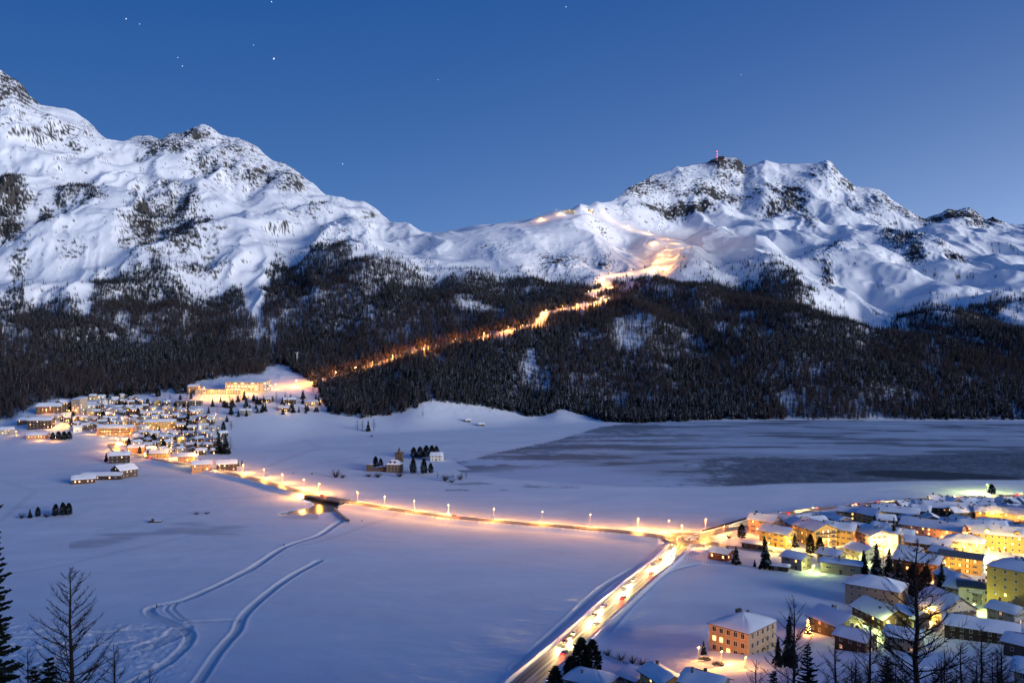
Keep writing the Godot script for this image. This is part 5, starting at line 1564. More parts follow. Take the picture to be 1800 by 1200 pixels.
func build_valley_things():
	# px, py of the foot, height in photo pixels, girth, label
	var T := [
		["spruce_tree", 1346, 999, 54, 1.15, "big round-bottomed spruce at the field edge left of the cream cottage"], ["spruce_tree", 1344, 968, 28, 1.2, "spruce behind the big round-bottomed spruce by the village street"], ["spruce_tree", 1294, 991, 34, 1.35, "dark spruce standing against the small red house"],
		["spruce_tree", 1327, 996, 14, 1.1, "small young spruce left of the big round-bottomed spruce"], ["pine_tree", 1304, 947, 26, 1.3, "round dark tree beside the lakeside road near the roundabout"], ["spruce_tree", 1397, 961, 26, 1.5, "spruce between the yellow house and the cream cottage"],
		["pine_tree", 1425, 975, 36, 1.0, "dark pine in front of the balconied yellow chalet"], ["pine_tree", 1442, 972, 28, 1.2, "smaller dark pine right of the pine before the yellow chalet"], ["spruce_tree", 1572, 964, 60, 0.55, "slender tall spruce rising between the white houses"],
		["spruce_tree", 1519, 1010, 46, 1.3, "dark spruce right of the beige workshop, leftmost of the town group"], ["spruce_tree", 1541, 1016, 66, 1.0, "tallest spruce of the dark group behind the villa"], ["spruce_tree", 1564, 1018, 58, 1.1, "broad spruce in the middle of the dark group behind the villa"], ["larch_tree", 1553, 1010, 60, 1.0, "bare larch among the dark spruces behind the villa"],
		["spruce_tree", 1582, 1026, 50, 1.2, "spruce before the brown house, right end of the dark group"], ["pine_tree", 1606, 1052, 60, 1.0, "dark pine below the brown house with orange balconies"], ["pine_tree", 1628, 1058, 62, 0.9, "dark pine touching the right corner of the brown house"], ["spruce_tree", 1656, 1034, 48, 1.0, "dark spruce before the orange-lit balconies"],
		["spruce_tree", 1237, 1150, 26, 1.1, "small spruce at the left corner of the schoolhouse"], ["spruce_tree", 1388, 1172, 96, 0.85, "tall dark spruce right of the schoolhouse"], ["spruce_tree", 1368, 1180, 56, 0.95, "shorter dark spruce between schoolhouse and tall spruce"],
		["pine_tree", 1022, 1186, 64, 1.3, "dark pine beside the downhill road, left of two tallest"], ["pine_tree", 1041, 1190, 64, 1.2, "dark pine beside the downhill road, right of two tallest"], ["pine_tree", 1002, 1200, 46, 1.3, "lower dark pine below the two tall roadside pines"], ["pine_tree", 976, 1216, 44, 1.5, "dark pine at the bottom edge beside the downhill road"],
		["bare_shrub", 1068, 1152, 14, 1.5, "bare shrub right of the roadside pines, first in a loose line"], ["bare_shrub", 1092, 1160, 16, 1.4, "bare shrub, second in the loose line below the field"], ["bare_shrub", 1112, 1166, 17, 1.4, "bare shrub, third in the loose line below the field"], ["bare_shrub", 1128, 1168, 14, 1.7, "brown shrub beside the yellow gabled house at the bottom edge"],
		["spruce_tree", 1755, 1122, 34, 0.9, "spruce before the long dark house"], ["pine_tree", 1744, 869, 18, 1.7, "lone dark tree beside the lime floodlight on the lake shore"], ["spruce_tree", 1771, 1060, 14, 1.4, "small conifer in the garden before the white hall"],
		["pine_tree", 66, 909, 18, 1.2, "dark pine in the field copse, third from its left end"], ["spruce_tree", 52, 910, 17, 1.3, "dark spruce in the field copse, second from its left end"], ["bare_shrub", 38, 911, 11, 1.6, "bare shrub at the left end of the field copse"], ["bare_shrub", 82, 909, 11, 1.7, "bare shrub in the middle of the field copse"], ["pine_tree", 97, 908, 22, 1.2, "dark pine right of the middle of the field copse"], ["pine_tree", 110, 907, 24, 1.2, "tallest dark pine of the field copse"], ["pine_tree", 120, 906, 22, 1.3, "dark pine at the right end of the field copse"],
		["pine_tree", 660, 822, 20, 1.2, "dark pine left of the castle house"], ["pine_tree", 669, 824, 18, 1.2, "second dark pine, closer to the castle house"], ["pine_tree", 727, 806, 20, 1.4, "dark pine at the left end of the clump behind the castle"], ["pine_tree", 738, 806, 21, 1.4, "dark pine second in the clump behind the castle"], ["pine_tree", 749, 805, 22, 1.4, "dark pine in the middle of the clump behind the castle"], ["pine_tree", 759, 804, 21, 1.4, "dark pine fourth in the clump behind the castle"], ["pine_tree", 767, 802, 18, 1.4, "dark pine at the right end of the clump behind the castle"],
		["pine_tree", 726, 833, 28, 1.0, "tall pine right of the castle house"], ["pine_tree", 745, 834, 28, 1.0, "tall pine farther right of the castle house"], ["pine_tree", 757, 832, 18, 1.2, "short pine beside the tall pine right of the castle"], ["bare_shrub", 590, 839, 17, 1.5, "bare bush by itself left of the castle"], ["bare_shrub", 602, 840, 9, 1.8, "low bush beside the bare bush left of the castle"], ["bare_shrub", 648, 838, 8, 2.2, "low shrub below the castle's little tower"], ["bare_shrub", 664, 839, 11, 2.0, "dark shrub below the castle wall"], ["bare_shrub", 702, 838, 14, 1.6, "dark shrub right below the castle house"],
		["larch_tree", 769, 841, 14, 1.2, "small bare tree right of the castle pines"], ["bare_shrub", 783, 845, 14, 1.5, "bare bush near the lake, right of the small bare tree"], ["larch_tree", 796, 842, 13, 1.3, "small bare tree halfway to the lake shore"], ["bare_shrub", 794, 848, 8, 2.0, "low dark bush before the bare trees by the lake"], ["larch_tree", 812, 845, 18, 1.2, "bare tree nearest the lake shore"], ["bare_shrub", 808, 843, 11, 1.5, "bush at the foot of the bare tree nearest the lake"], ["larch_tree", 819, 842, 17, 1.0, "bare tree touching the lake ice"],
		["larch_tree", 628, 757, 22, 1.2, "bare larch at the left of the clump in the meadow"], ["larch_tree", 637, 758, 22, 1.2, "bare larch second in the meadow clump"], ["spruce_tree", 647, 758, 20, 1.3, "spruce third in the meadow clump"], ["larch_tree", 657, 757, 22, 1.2, "bare larch at the right of the meadow clump"], ["bare_shrub", 653, 768, 5, 1.5, "tiny bush below the meadow clump"], ["larch_tree", 743, 734, 16, 1.1, "bare larch by itself below the forest spur"],
		["spruce_tree", 384, 797, 40, 1.1, "tall tree in the dark clump at the village end, left one"], ["spruce_tree", 396, 798, 38, 1.2, "tall tree in the dark clump at the village end, right one"], ["larch_tree", 404, 797, 30, 1.2, "bare tree at the right of the village end clump"], ["larch_tree", 376, 797, 30, 1.2, "bare tree at the left of the village end clump"], ["spruce_tree", 418, 820, 12, 1.2, "small spruce at the causeway end of the village"], ["spruce_tree", 425, 818, 11, 1.2, "smaller spruce at the causeway end of the village"],
		["pine_tree", 92, 774, 14, 1.5, "dark pine in the clump below the far village, left end"], ["pine_tree", 102, 774, 16, 1.5, "dark pine in the clump below the far village, second"], ["pine_tree", 112, 774, 16, 1.5, "dark pine in the clump below the far village, third"], ["pine_tree", 121, 773, 15, 1.5, "dark pine in the clump below the far village, right end"], ["pine_tree", 226, 792, 22, 0.8, "narrow dark tree inside the bright road bend"], ["spruce_tree", 186, 812, 18, 1.1, "dark spruce left of the house by the road bend"],
		["bare_shrub", 345, 904, 5, 3.0, "low frosted bush on the river bank, left one"], ["bare_shrub", 364, 903, 5, 3.0, "low frosted bush on the river bank, right one"], ["bare_shrub", 548, 834, 4, 1.5, "tiny bush beyond the causeway, right one"], ["bare_shrub", 515, 833, 3, 1.5, "tiny bush beyond the causeway, left one"],
		["bare_shrub", 1200, 950, 8, 1.2, "brown shrub on the roundabout island, left one"], ["bare_shrub", 1211, 949, 8, 1.6, "brown shrub on the roundabout island, middle one"], ["bare_shrub", 1227, 950, 8, 1.2, "brown shrub on the roundabout island, right one"], ["bare_shrub", 1282, 946, 9, 1.8, "lamp-lit bush between lakeside road and village street"],
		["bare_shrub", 1465, 968, 8, 1.8, "garden bush before the tall yellow block"], ["bare_shrub", 1448, 985, 9, 1.9, "garden bush above the beige workshop"], ["spruce_tree", 1412, 986, 16, 1.3, "garden spruce behind the cream cottage"],
	]
	for q in T: plant(q[0], q[1], q[2], q[3], q[4], q[5])
	# trees among the houses
	var r := RandomNumberGenerator.new()
	r.seed = 5150
	var L := []
	while L.size() < 60:
		var px := r.randf_range(395.0, 562.0)
		L.append([px, r.randf_range(704.0, 734.0) - (px - 395.0) * 0.03])
	L.sort_custom(func(a, b): return a[0] < b[0])
	for i in L.size(): plant("spruce_tree" if r.randf() < 0.75 else "larch_tree", L[i][0], L[i][1], r.randf_range(10.0, 18.0), r.randf_range(1.1, 1.6), "dark tree between far village and lit forest run, %s from the left" % ordinal(i), "trees beside the far village")
	L = []
	while L.size() < 98:
		var px := r.randf_range(120.0, 408.0)
		var py := r.randf_range(698.0, 802.0)
		if px < 240.0 and py > 760.0: continue
		L.append([px, py])
	L.sort_custom(func(a, b): return a[0] < b[0])
	for i in L.size(): plant(["spruce_tree", "pine_tree", "larch_tree"][r.randi() % 3], L[i][0], L[i][1], r.randf_range(10.0, 18.0), r.randf_range(1.0, 1.5), "dark tree amid the far village houses, %s from the left" % ordinal(i), "trees inside the far village")
	L = []
	while L.size() < 70:
		var px := r.randf_range(1440.0, 1800.0)
		var py := r.randf_range(884.0, 930.0)
		if py < lin_([1440, 912, 1530, 892, 1600, 886, 1800, 878], px): continue
		L.append([px, py])
	L.sort_custom(func(a, b): return a[0] < b[0])
	for i in L.size(): plant("pine_tree" if r.randf() < 0.5 else "bare_shrub", L[i][0], L[i][1], r.randf_range(8.0, 14.0), r.randf_range(0.8, 1.4), "dark garden tree among the town's back roofs, %s from the left" % ordinal(i), "garden trees in the town's back rows")
	# fir hung with lights
	var at := hit(1421, 1114)
	var fir := tree("spruce_tree", at, 6.5, 1.3, "small fir hung with glowing lights beside the stone house")
	for i in 26:
		var b := SphereMesh.new()
		b.radius = 0.09; b.height = 0.18; b.radial_segments = 6; b.rings = 3
		var y := 0.8 + 5.4 * i / 26.0
		mi("light_bulb", b, M.lamp_orange, fir, Vector3(cos(i * 2.4), 0, sin(i * 2.4)) * (1.55 * (1.0 - y / 6.8)) + Vector3(0, y, 0))
	omni(fir, Vector3(-0.4, 3.2, 2.3), 70.0, SODIUM, 0.3)
	castle()
	bridge()
	walls()
	# huts in the meadow under the forest
	var hl := ["tiny wooden hut in the meadow below the forest, left one", "tiny wooden hut in the meadow below the forest, right one", "white holiday house beside the pine clump behind the castle", "lift hut on the shoulder beside the ski run", "ski lift mid station glowing on the shoulder ridge", "summit station under the red mast"]
	var hp := [[822, 741, 8, 6, 2.6, "brown"], [846, 748, 9, 6, 2.6, "brown"], [768, 809, 13, 10, 6.0, "white"], [1038, 372, 18, 12, 6.0, "dark"], [1000, 375, 46, 22, 12.0, "cream"], [1268, 279, 34, 20, 12.0, "dark"]]
	for i in 6:
		var q: Array = hp[i]
		house(["hut", "hut", "house", "hut", "lift_station", "summit_station"][i], hit(q[0], q[1]), 10.0 - 8.0 * i, {"w": float(q[2]), "d": float(q[3]), "h": float(q[4]), "wall": q[5], "floors": 1 if i < 2 else 2, "lit": 0.8 if i == 4 else 0.0, "chimneys": 0, "roof": "flat" if i > 3 else "gable", "pitch": 0.5}, hl[i], "", ["hut", "hut", "house", "hut", "lift station", "summit station"][i])
	mast()
	pylon(hit(978, 377), 20.0, "grey cable car pylon standing on the shoulder ridge")
	pylon(hit(522, 640), 24.0, "pale cable car pylon rising out of the forest above the lift station")
	boat()
	people()
	stars()

func castle():
	var at := hit(693, 829)
	at.y -= 0.5
	var o := thing("castle", at, -0.2, "small brown stone castle with snowy roof and square tower in the snow field", "castle")
	var st := begin()
	box(st, Vector3(0, 4.2, 0), Vector3(14, 8.4, 10))
	mi("wall", done(st), wall_mat("stone"), o)
	st = begin()
	var sn := begin()
	for s in [1.0, -1.0]:
		var q := [Vector3(-7.6 * s, 8.3, 5.6 * s), Vector3(7.6 * s, 8.3, 5.6 * s), Vector3(3.0 * s, 12.6, 0), Vector3(-3.0 * s, 12.6, 0)]
		panel(st, q[0], q[1], q[2], q[3], 0.25)
		snow_patch(sn, q[0], q[1], q[2], q[3], 0.4, 3.0)
		q = [Vector3(7.6 * s, 8.3, 5.6 * s), Vector3(7.6 * s, 8.3, -5.6 * s), Vector3(3.0 * s, 12.6, 0)]
		panel(st, q[0], q[1], q[2], q[2], 0.25)
		snow_patch(sn, q[0], q[1], q[2], q[2], 0.4, 7.0)
	var ro := mi("roof", done(st), M.wood, o)
	mi("snow_cover", done(sn), M.snow, ro)
	for x in [-2.6, 1.8]:
		st = begin()
		box(st, Vector3(x, 10.4, 3.4), Vector3(1.5, 1.8, 2.0))
		mi("dormer", done(st), wall_mat("dark"), ro)
	for i in 8:
		var w := mi("window", window_mesh(1.2, 1.7, 0), null, o, Vector3(-5.2 + 3.45 * (i % 4), 2.6 + 3.4 * (i / 4), 5.0))
		w.position.z = 5.0
	# tower behind
	st = begin()
	box(st, Vector3(2.5, 8.6, -7.6), Vector3(7.0, 17.2, 5.0))
	box(st, Vector3(2.5, 17.5, -7.6), Vector3(7.8, 0.7, 5.8))
	var tw := mi("tower", done(st), wall_mat("stone"), o)
	for i in 4:
		for z in [-10.2, -5.0]:
			st = begin()
			box(st, Vector3(-0.8 + 2.2 * i, 18.45, z), Vector3(1.2, 1.2, 0.6))
			mi("merlon", done(st), wall_mat("stone"), tw)
	st = SurfaceTool.new()
	st.begin(Mesh.PRIMITIVE_TRIANGLES)
	tube(st, Vector3(2.5, 17.8, -7.6), Vector3(2.5, 20.8, -7.6), 1.4, 1.1, Color.WHITE, 10)
	tube(st, Vector3(2.5, 20.8, -7.6), Vector3(2.5, 24.4, -7.6), 1.5, 0.05, Color.WHITE, 10)
	st.generate_normals()
	mi("turret", st.commit(), wall_mat("brown"), tw)
	# outer wall with a little corner tower
	st = begin()
	box(st, Vector3(-15.0, 1.5, 1.5), Vector3(16.0, 3.4, 0.9))
	box(st, Vector3(-15.0, 3.35, 1.5), Vector3(16.2, 0.3, 1.2))
	mi("outer_wall", done(st), wall_mat("stone"), o)
	st = begin()
	box(st, Vector3(-25.5, 3.6, 0.5), Vector3(5.6, 7.4, 5.6))
	mi("corner_tower", done(st), wall_mat("stone"), o)
	st = begin()
	box(st, Vector3(-14.0, 2.4, -3.0), Vector3(7.0, 4.6, 5.0))
	mi("annex", done(st), wall_mat("stone"), o)
	st = begin()
	snow_patch(st, Vector3(-17.8, 4.75, -0.2), Vector3(-10.2, 4.75, -0.2), Vector3(-10.2, 4.9, -5.8), Vector3(-17.8, 4.9, -5.8), 0.5, 5.0)
	snow_patch(st, Vector3(-28.4, 7.3, 3.4), Vector3(-22.6, 7.3, 3.4), Vector3(-22.6, 7.4, -2.4), Vector3(-28.4, 7.4, -2.4), 0.3, 8.0)
	mi("snow_cap", done(st), M.snow, o)

func bridge():
	var line := smooth_line(roads[0][2], 2.2, 2.0)
	var o := thing("road_bridge", pp(576, 875, 2.2), 0.0, "low concrete road bridge over the dark river opening", "bridge")
	var dk := SurfaceTool.new()
	dk.begin(Mesh.PRIMITIVE_TRIANGLES)
	var rings := []
	for i in line.size():
		var px: float = 900.0 + line[i].x * F / -line[i].z
		if px < 545.0 or px > 608.0: continue
		var t := (line[mini(i + 1, line.size() - 1)] - line[i - 1]).normalized()
		var s := t.cross(Vector3.UP).normalized()
		rings.append([line[i] - o.position, s, t])
	for i in rings.size() - 1:
		var a: Array = rings[i]
		var b: Array = rings[i + 1]
		var pa := [a[0] - a[1] * 5.2, a[0] + a[1] * 5.2]
		var pb := [b[0] - b[1] * 5.2, b[0] + b[1] * 5.2]
		var lo := Vector3(0, -1.0, 0)
		var hi := Vector3(0, 0.05, 0)
		quad(dk, pa[0] + lo, pa[0] + hi, pb[0] + hi, pb[0] + lo)
		quad(dk, pa[1] + lo, pb[1] + lo, pb[1] + hi, pa[1] + hi)
		quad(dk, pa[0] + lo, pb[0] + lo, pb[1] + lo, pa[1] + lo)
	dk.generate_normals()
	mi("deck", dk.commit(), M.concrete, o)
	for s in [-1.0, 1.0]:
		for i in rings.size():
			if i % 2 == 0:
				var pst := box_mesh(Vector3(0.12, 1.1, 0.12))
				mi("railing_post", pst, M.dark_metal, o, rings[i][0] + rings[i][1] * 4.9 * s)
		var rs := SurfaceTool.new()
		rs.begin(Mesh.PRIMITIVE_TRIANGLES)
		for i in rings.size() - 1:
			for y in [0.6, 1.08]:
				tube(rs, rings[i][0] + rings[i][1] * 4.9 * s + Vector3(0, y, 0), rings[i + 1][0] + rings[i + 1][1] * 4.9 * s + Vector3(0, y, 0), 0.05, 0.05, Color.WHITE, 4)
		rs.generate_normals()
		mi("handrail", rs.commit(), M.dark_metal, o)
	for i in [0, rings.size() - 1]:
		var ab := begin()
		box(ab, rings[i][0] + Vector3(0, -2.0, 0), Vector3(1.6, 3.4, 11.0), atan2(rings[i][1].x, rings[i][1].z))
		mi("abutment", done(ab), M.concrete, o)

func wall_along(called: String, pts: Array, hgt: float, off: float, h: float, th: float, m: Material, label: String):
	var line := smooth_line(pts, hgt, 3.0)
	var st := begin()
	var prev := []
	for i in line.size():
		var t := (line[mini(i + 1, line.size() - 1)] - line[maxi(i - 1, 0)]).normalized()
		var s := t.cross(Vector3.UP).normalized()
		var c := line[i] + s * off
		var q := [c - s * th + Vector3(0, -1.5, 0), c - s * th + Vector3(0, h, 0), c + s * th + Vector3(0, h, 0), c + s * th + Vector3(0, -1.5, 0)]
		if prev:
			for k in 3: quad(st, prev[k], prev[k + 1], q[k + 1], q[k])
		prev = q
	tag(mi(called, done(st), m), label, "wall")

func walls():
	wall_along("retaining_wall", [1246, 940, 1290, 929, 1330, 917, 1380, 905, 1430, 897], 1.6, 5.2, 1.3, 0.3, M.dark_metal, "long dark wall along the town side of the lakeside road")
	wall_along("retaining_wall", [1246, 936, 1290, 923, 1324, 913], 1.6, -5.0, 1.0, 0.25, M.dark_metal, "dark wall on the lake side of the road leaving the roundabout")
	wall_along("river_wall", [588, 896, 598, 906, 612, 917], 0.0, 0.0, 1.6, 0.9, M.concrete, "stub of dark stone wall beside the river below the bridge")
	var o := thing("field_fence", hit(1250, 992), 0.0, "low wooden post fence across the snow left of the red house", "fence")
	for i in 10:
		var p := hit(1205 + i * 5.5, 983.0 + i * 0.8)
		mi("post", box_mesh(Vector3(0.16, 1.1, 0.16)), M.wood, o, p - o.position)
	var f := thing("garden_fence", near_hit(1090, 1172), 0.0, "dark garden fence slanting down beside the roadside pines", "fence")
	for i in 12:
		var p := hit(1056 + i * 5.0, 1147.0 + i * 2.4)
		mi("post", box_mesh(Vector3(0.12, 1.2, 0.12)), M.wood, f, p - f.position)
		if i < 11:
			var p2 := hit(1061 + i * 5.0, 1149.4 + i * 2.4)
			var rs := SurfaceTool.new()
			rs.begin(Mesh.PRIMITIVE_TRIANGLES)
			for y in [0.5, 1.0]: tube(rs, p - f.position + Vector3(0, y, 0), p2 - f.position + Vector3(0, y, 0), 0.06, 0.06, Color.WHITE, 4)
			rs.generate_normals()
			mi("rail", rs.commit(), M.wood, f)

func mast():
	var at := hit(1261, 280)
	at.y -= 2.0
	var o := thing("radio_mast", at, 0.0, "tall red and white radio mast glowing on the mountain summit", "mast")
	for k in 4:
		var st := SurfaceTool.new()
		st.begin(Mesh.PRIMITIVE_TRIANGLES)
		tube(st, Vector3(0, 11.0 * k, 0), Vector3(0, 11.0 * k + 11.0, 0), 2.4 - 0.5 * k, 1.9 - 0.5 * k, Color.WHITE, 8)
		st.generate_normals()
		mi("mast_section", st.commit(), wall_mat("red") if k % 2 == 0 else wall_mat("white"), o)
	for y in [16.0, 30.0, 45.5]:
		var b := SphereMesh.new()
		b.radius = 2.0; b.height = 4.0; b.radial_segments = 8; b.rings = 4
		mi("signal_lamp", b, M.mast_red, o, Vector3(0, y, 2.2))
		omni(o, Vector3(0, y, 6.0), 60.0, Color(1.0, 0.3, 0.3), 0.5)

func pylon(at: Vector3, h: float, label: String):
	var o := thing("cable_pylon", at, 0.0, label, "pylon")
	var st := SurfaceTool.new()
	st.begin(Mesh.PRIMITIVE_TRIANGLES)
	for s in [-1.0, 1.0]:
		for z in [-1.0, 1.0]: tube(st, Vector3(s * 2.2, -2, z * 2.2), Vector3(s * 0.7, h, z * 0.7), 0.3, 0.2, Color.WHITE, 5)
		for k in 5:
			var y0 := h * k / 5.0
			var y1 := h * (k + 1) / 5.0
			var a := lerpf(2.2, 0.7, y0 / h)
			var b := lerpf(2.2, 0.7, y1 / h)
			tube(st, Vector3(-a, y0, s * a), Vector3(b, y1, s * b), 0.14, 0.14, Color.WHITE, 4)
			tube(st, Vector3(a, y0, s * a), Vector3(-b, y1, s * b), 0.14, 0.14, Color.WHITE, 4)
	st.generate_normals()
	mi("lattice", st.commit(), M.steel, o)
	mi("crossarm", box_mesh(Vector3(8.0, 0.9, 1.6)), M.steel, o, Vector3(0, h, 0))

func boat():
	var at := hit(272, 918)
	var o := thing("boat", at, 0.15, "dark low boat lying half buried in the snow of the river bank", "boat")
	var st := SurfaceTool.new()
	st.begin(Mesh.PRIMITIVE_TRIANGLES)
	var n := 10
	for i in n:
		var u0 := -1.0 + 2.0 * i / n
		var u1 := -1.0 + 2.0 * (i + 1) / n
		var w0 := 1.5 * sqrt(maxf(0.0, 1.0 - u0 * u0 * 0.96))
		var w1 := 1.5 * sqrt(maxf(0.0, 1.0 - u1 * u1 * 0.96))
		for s in [1.0, -1.0]:
			var a := Vector3(u0 * 5.0, 1.1, w0 * s)
			var b := Vector3(u1 * 5.0, 1.1, w1 * s)
			quad(st, Vector3(u0 * 4.6, -0.3, w0 * 0.5 * s), a, b, Vector3(u1 * 4.6, -0.3, w1 * 0.5 * s))
	st.generate_normals()
	mi("hull", st.commit(), M.dark_metal, o)
	mi("cabin", box_mesh(Vector3(1.6, 1.6, 1.4)), M.wood, o, Vector3(-1.6, 1.0, 0))
	var sn := begin()
	snow_patch(sn, Vector3(-0.6, 0.9, 1.2), Vector3(4.4, 0.9, 1.0), Vector3(4.4, 0.9, -1.0), Vector3(-0.6, 0.9, -1.2), 0.5, 2.0)
	mi("snow_cover", done(sn), M.snow, o)

func people():
	# tiny dark figures, a couple of pixels tall, on the track
	var spots := [[499, 960, "person in dark clothes walking on the curved snow track"], [636, 917, "person in dark clothes walking up towards the causeway"], [275, 1068, "person in dark clothes at the bend of the snow track"]]
	for q in spots:
		var at := hit(q[0], q[1])
		var st := SurfaceTool.new()
		st.begin(Mesh.PRIMITIVE_TRIANGLES)
		var k := Color(0.02, 0.02, 0.025)
		for s in [-1.0, 1.0]:
			tube(st, Vector3(0.16 * s, 0, 0.2 * s), Vector3(0.1 * s, 0.46, 0.1 * s), 0.07, 0.09, k, 7)
			tube(st, Vector3(0.1 * s, 0.46, 0.1 * s), Vector3(0.09 * s, 0.92, 0), 0.09, 0.13, k, 7)
			tube(st, Vector3(0.24 * s, 1.45, 0), Vector3(0.3 * s, 1.15, -0.1 * s), 0.08, 0.07, k, 6)
			tube(st, Vector3(0.3 * s, 1.15, -0.1 * s), Vector3(0.3 * s, 0.86, 0.1 * s), 0.07, 0.05, k, 6)
		tube(st, Vector3(0, 0.86, 0), Vector3(0, 1.2, 0), 0.2, 0.2, k, 9)
		tube(st, Vector3(0, 1.2, 0), Vector3(0, 1.5, 0), 0.2, 0.24, k, 9)
		tube(st, Vector3(0, 1.5, 0), Vector3(0, 1.58, 0), 0.24, 0.07, k, 9)
		tube(st, Vector3(0, 1.55, 0.02), Vector3(0, 1.68, 0.02), 0.07, 0.12, k, 8)
		tube(st, Vector3(0, 1.68, 0.02), Vector3(0, 1.82, 0.02), 0.12, 0.04, k, 8)
		st.generate_normals()
		var o := mi("person", st.commit(), M.needles, null, at)
		o.rotation.y = 0.8
		tag(o, q[2], "person")

func stars():
	var S := [[221, 33, 9, "upper bright star of the pair at the upper left"], [245, 42, 6, "faint lower star of the pair at the upper left"], [312, 101, 6, "upper faint star above the rounded summit"], [320, 116, 7, "lower faint star above the rounded summit"], [481, 103, 13, "brightest star, above the saddle left of centre"], [477, 3, 8, "star close to the upper frame edge left of centre"], [602, 288, 7, "faint star low over the long ridge"], [995, 12, 7, "star near the upper frame edge right of centre"], [445, 79, 5, "very faint star above left of the brightest star"], [770, 140, 4, "very faint star in the empty middle of the sky"], [1303, 131, 5, "faint star high above the mast summit"]]
	for q in S:
		var d := 14000.0
		var b := SphereMesh.new()
		b.radius = q[2]; b.height = 2.0 * q[2]; b.radial_segments = 8; b.rings = 4
		var o := mi("star", b, M.star, null, Vector3((q[0] - 900.0) * d / F, CH + (600.0 - q[1]) * d / F, -d))
		tag(o, q[3], "star", "stars in the evening sky")

# ------------------------------------------------------------------ cars
var car_parts := []
func car_shapes():
	var prof := [[-2.15, 0.32], [-2.18, 0.72], [-2.0, 0.92], [-1.35, 0.98], [-0.75, 1.42], [0.75, 1.46], [1.55, 1.02], [2.1, 0.95], [2.18, 0.6], [2.12, 0.32]]
	var st := begin()
	for i in prof.size():
		var a: Array = prof[i]
		var b: Array = prof[(i + 1) % prof.size()]
		var wa := 0.88 if a[1] < 1.1 else 0.72
		var wb := 0.88 if b[1] < 1.1 else 0.72
		quad(st, Vector3(-wa, a[1], a[0]), Vector3(-wb, b[1], b[0]), Vector3(wb, b[1], b[0]), Vector3(wa, a[1], a[0]))
	for s in [1.0, -1.0]:
		for i in range(1, prof.size() - 1):
			var q := []
			for k in [0, i, i + 1]:
				var e: Array = prof[k]
				q.append(Vector3(s * (0.88 if e[1] < 1.1 else 0.72), e[1], e[0]))
			if s > 0.0: q.reverse()
			for v in q: st.add_vertex(v)
	var gl := begin()
	quad(gl, Vector3(-0.68, 1.0, -1.37), Vector3(-0.62, 1.40, -0.80), Vector3(0.62, 1.40, -0.80), Vector3(0.68, 1.0, -1.37))
	quad(gl, Vector3(0.68, 1.06, 1.53), Vector3(0.62, 1.43, 0.84), Vector3(-0.62, 1.43, 0.84), Vector3(-0.68, 1.06, 1.53))
	for s in [1.0, -1.0]: box(gl, Vector3(s * 0.77, 1.2, 0.0), Vector3(0.1, 0.32, 1.7))
	var wh := CylinderMesh.new()
	wh.top_radius = 0.33; wh.bottom_radius = 0.33; wh.height = 0.22; wh.radial_segments = 12; wh.rings = 1
	car_parts = [done(st), done(gl), wh, box_mesh(Vector3(0.36, 0.18, 0.08))]

func car(at: Vector3, dir: Vector3, paint: String, lights: int, label: String, group: String, group2 := false):
	if car_parts.is_empty(): car_shapes()
	var o := thing("car", at, atan2(dir.x, dir.z), label, "car", group)
	mi("body", car_parts[0], M[paint], o)
	mi("windows", car_parts[1], M.pane_dark, o)
	for s in [-1.0, 1.0]:
		for z in [-1.35, 1.3]:
			var w := mi("wheel", car_parts[2], M.dark_metal, o, Vector3(0.78 * s, 0.33, z))
			w.rotation.z = PI / 2
		mi("headlight", car_parts[3], M.head_lamp if lights else M.steel, o, Vector3(0.58 * s, 0.6, 2.17))
		mi("tail_light", car_parts[3], M.tail_lamp if lights else M.wood, o, Vector3(0.58 * s, 0.68, -2.17))
		if lights:
			var l := SpotLight3D.new()
			l.name = "beam"
			l.light_energy = 6000.0 if group2 else 4500.0
			l.light_color = Color(1.0, 0.84, 0.56)
			l.spot_range = 300.0
			l.spot_angle_attenuation = 0.25
			l.spot_angle = 15.0
			l.spot_attenuation = 2.0
			l.light_size = 0.1
			l.shadow_enabled = true
			l.position = Vector3(0.58 * s, 0.75, 2.3)
			l.rotation = Vector3(-0.06, PI, 0)
			l.rotation.x = 0.03
			o.add_child(l, true)
	if lights: omni(o, Vector3(0, 0.7, -2.6), 18.0, Color(1.0, 0.16, 0.08), 0.2)

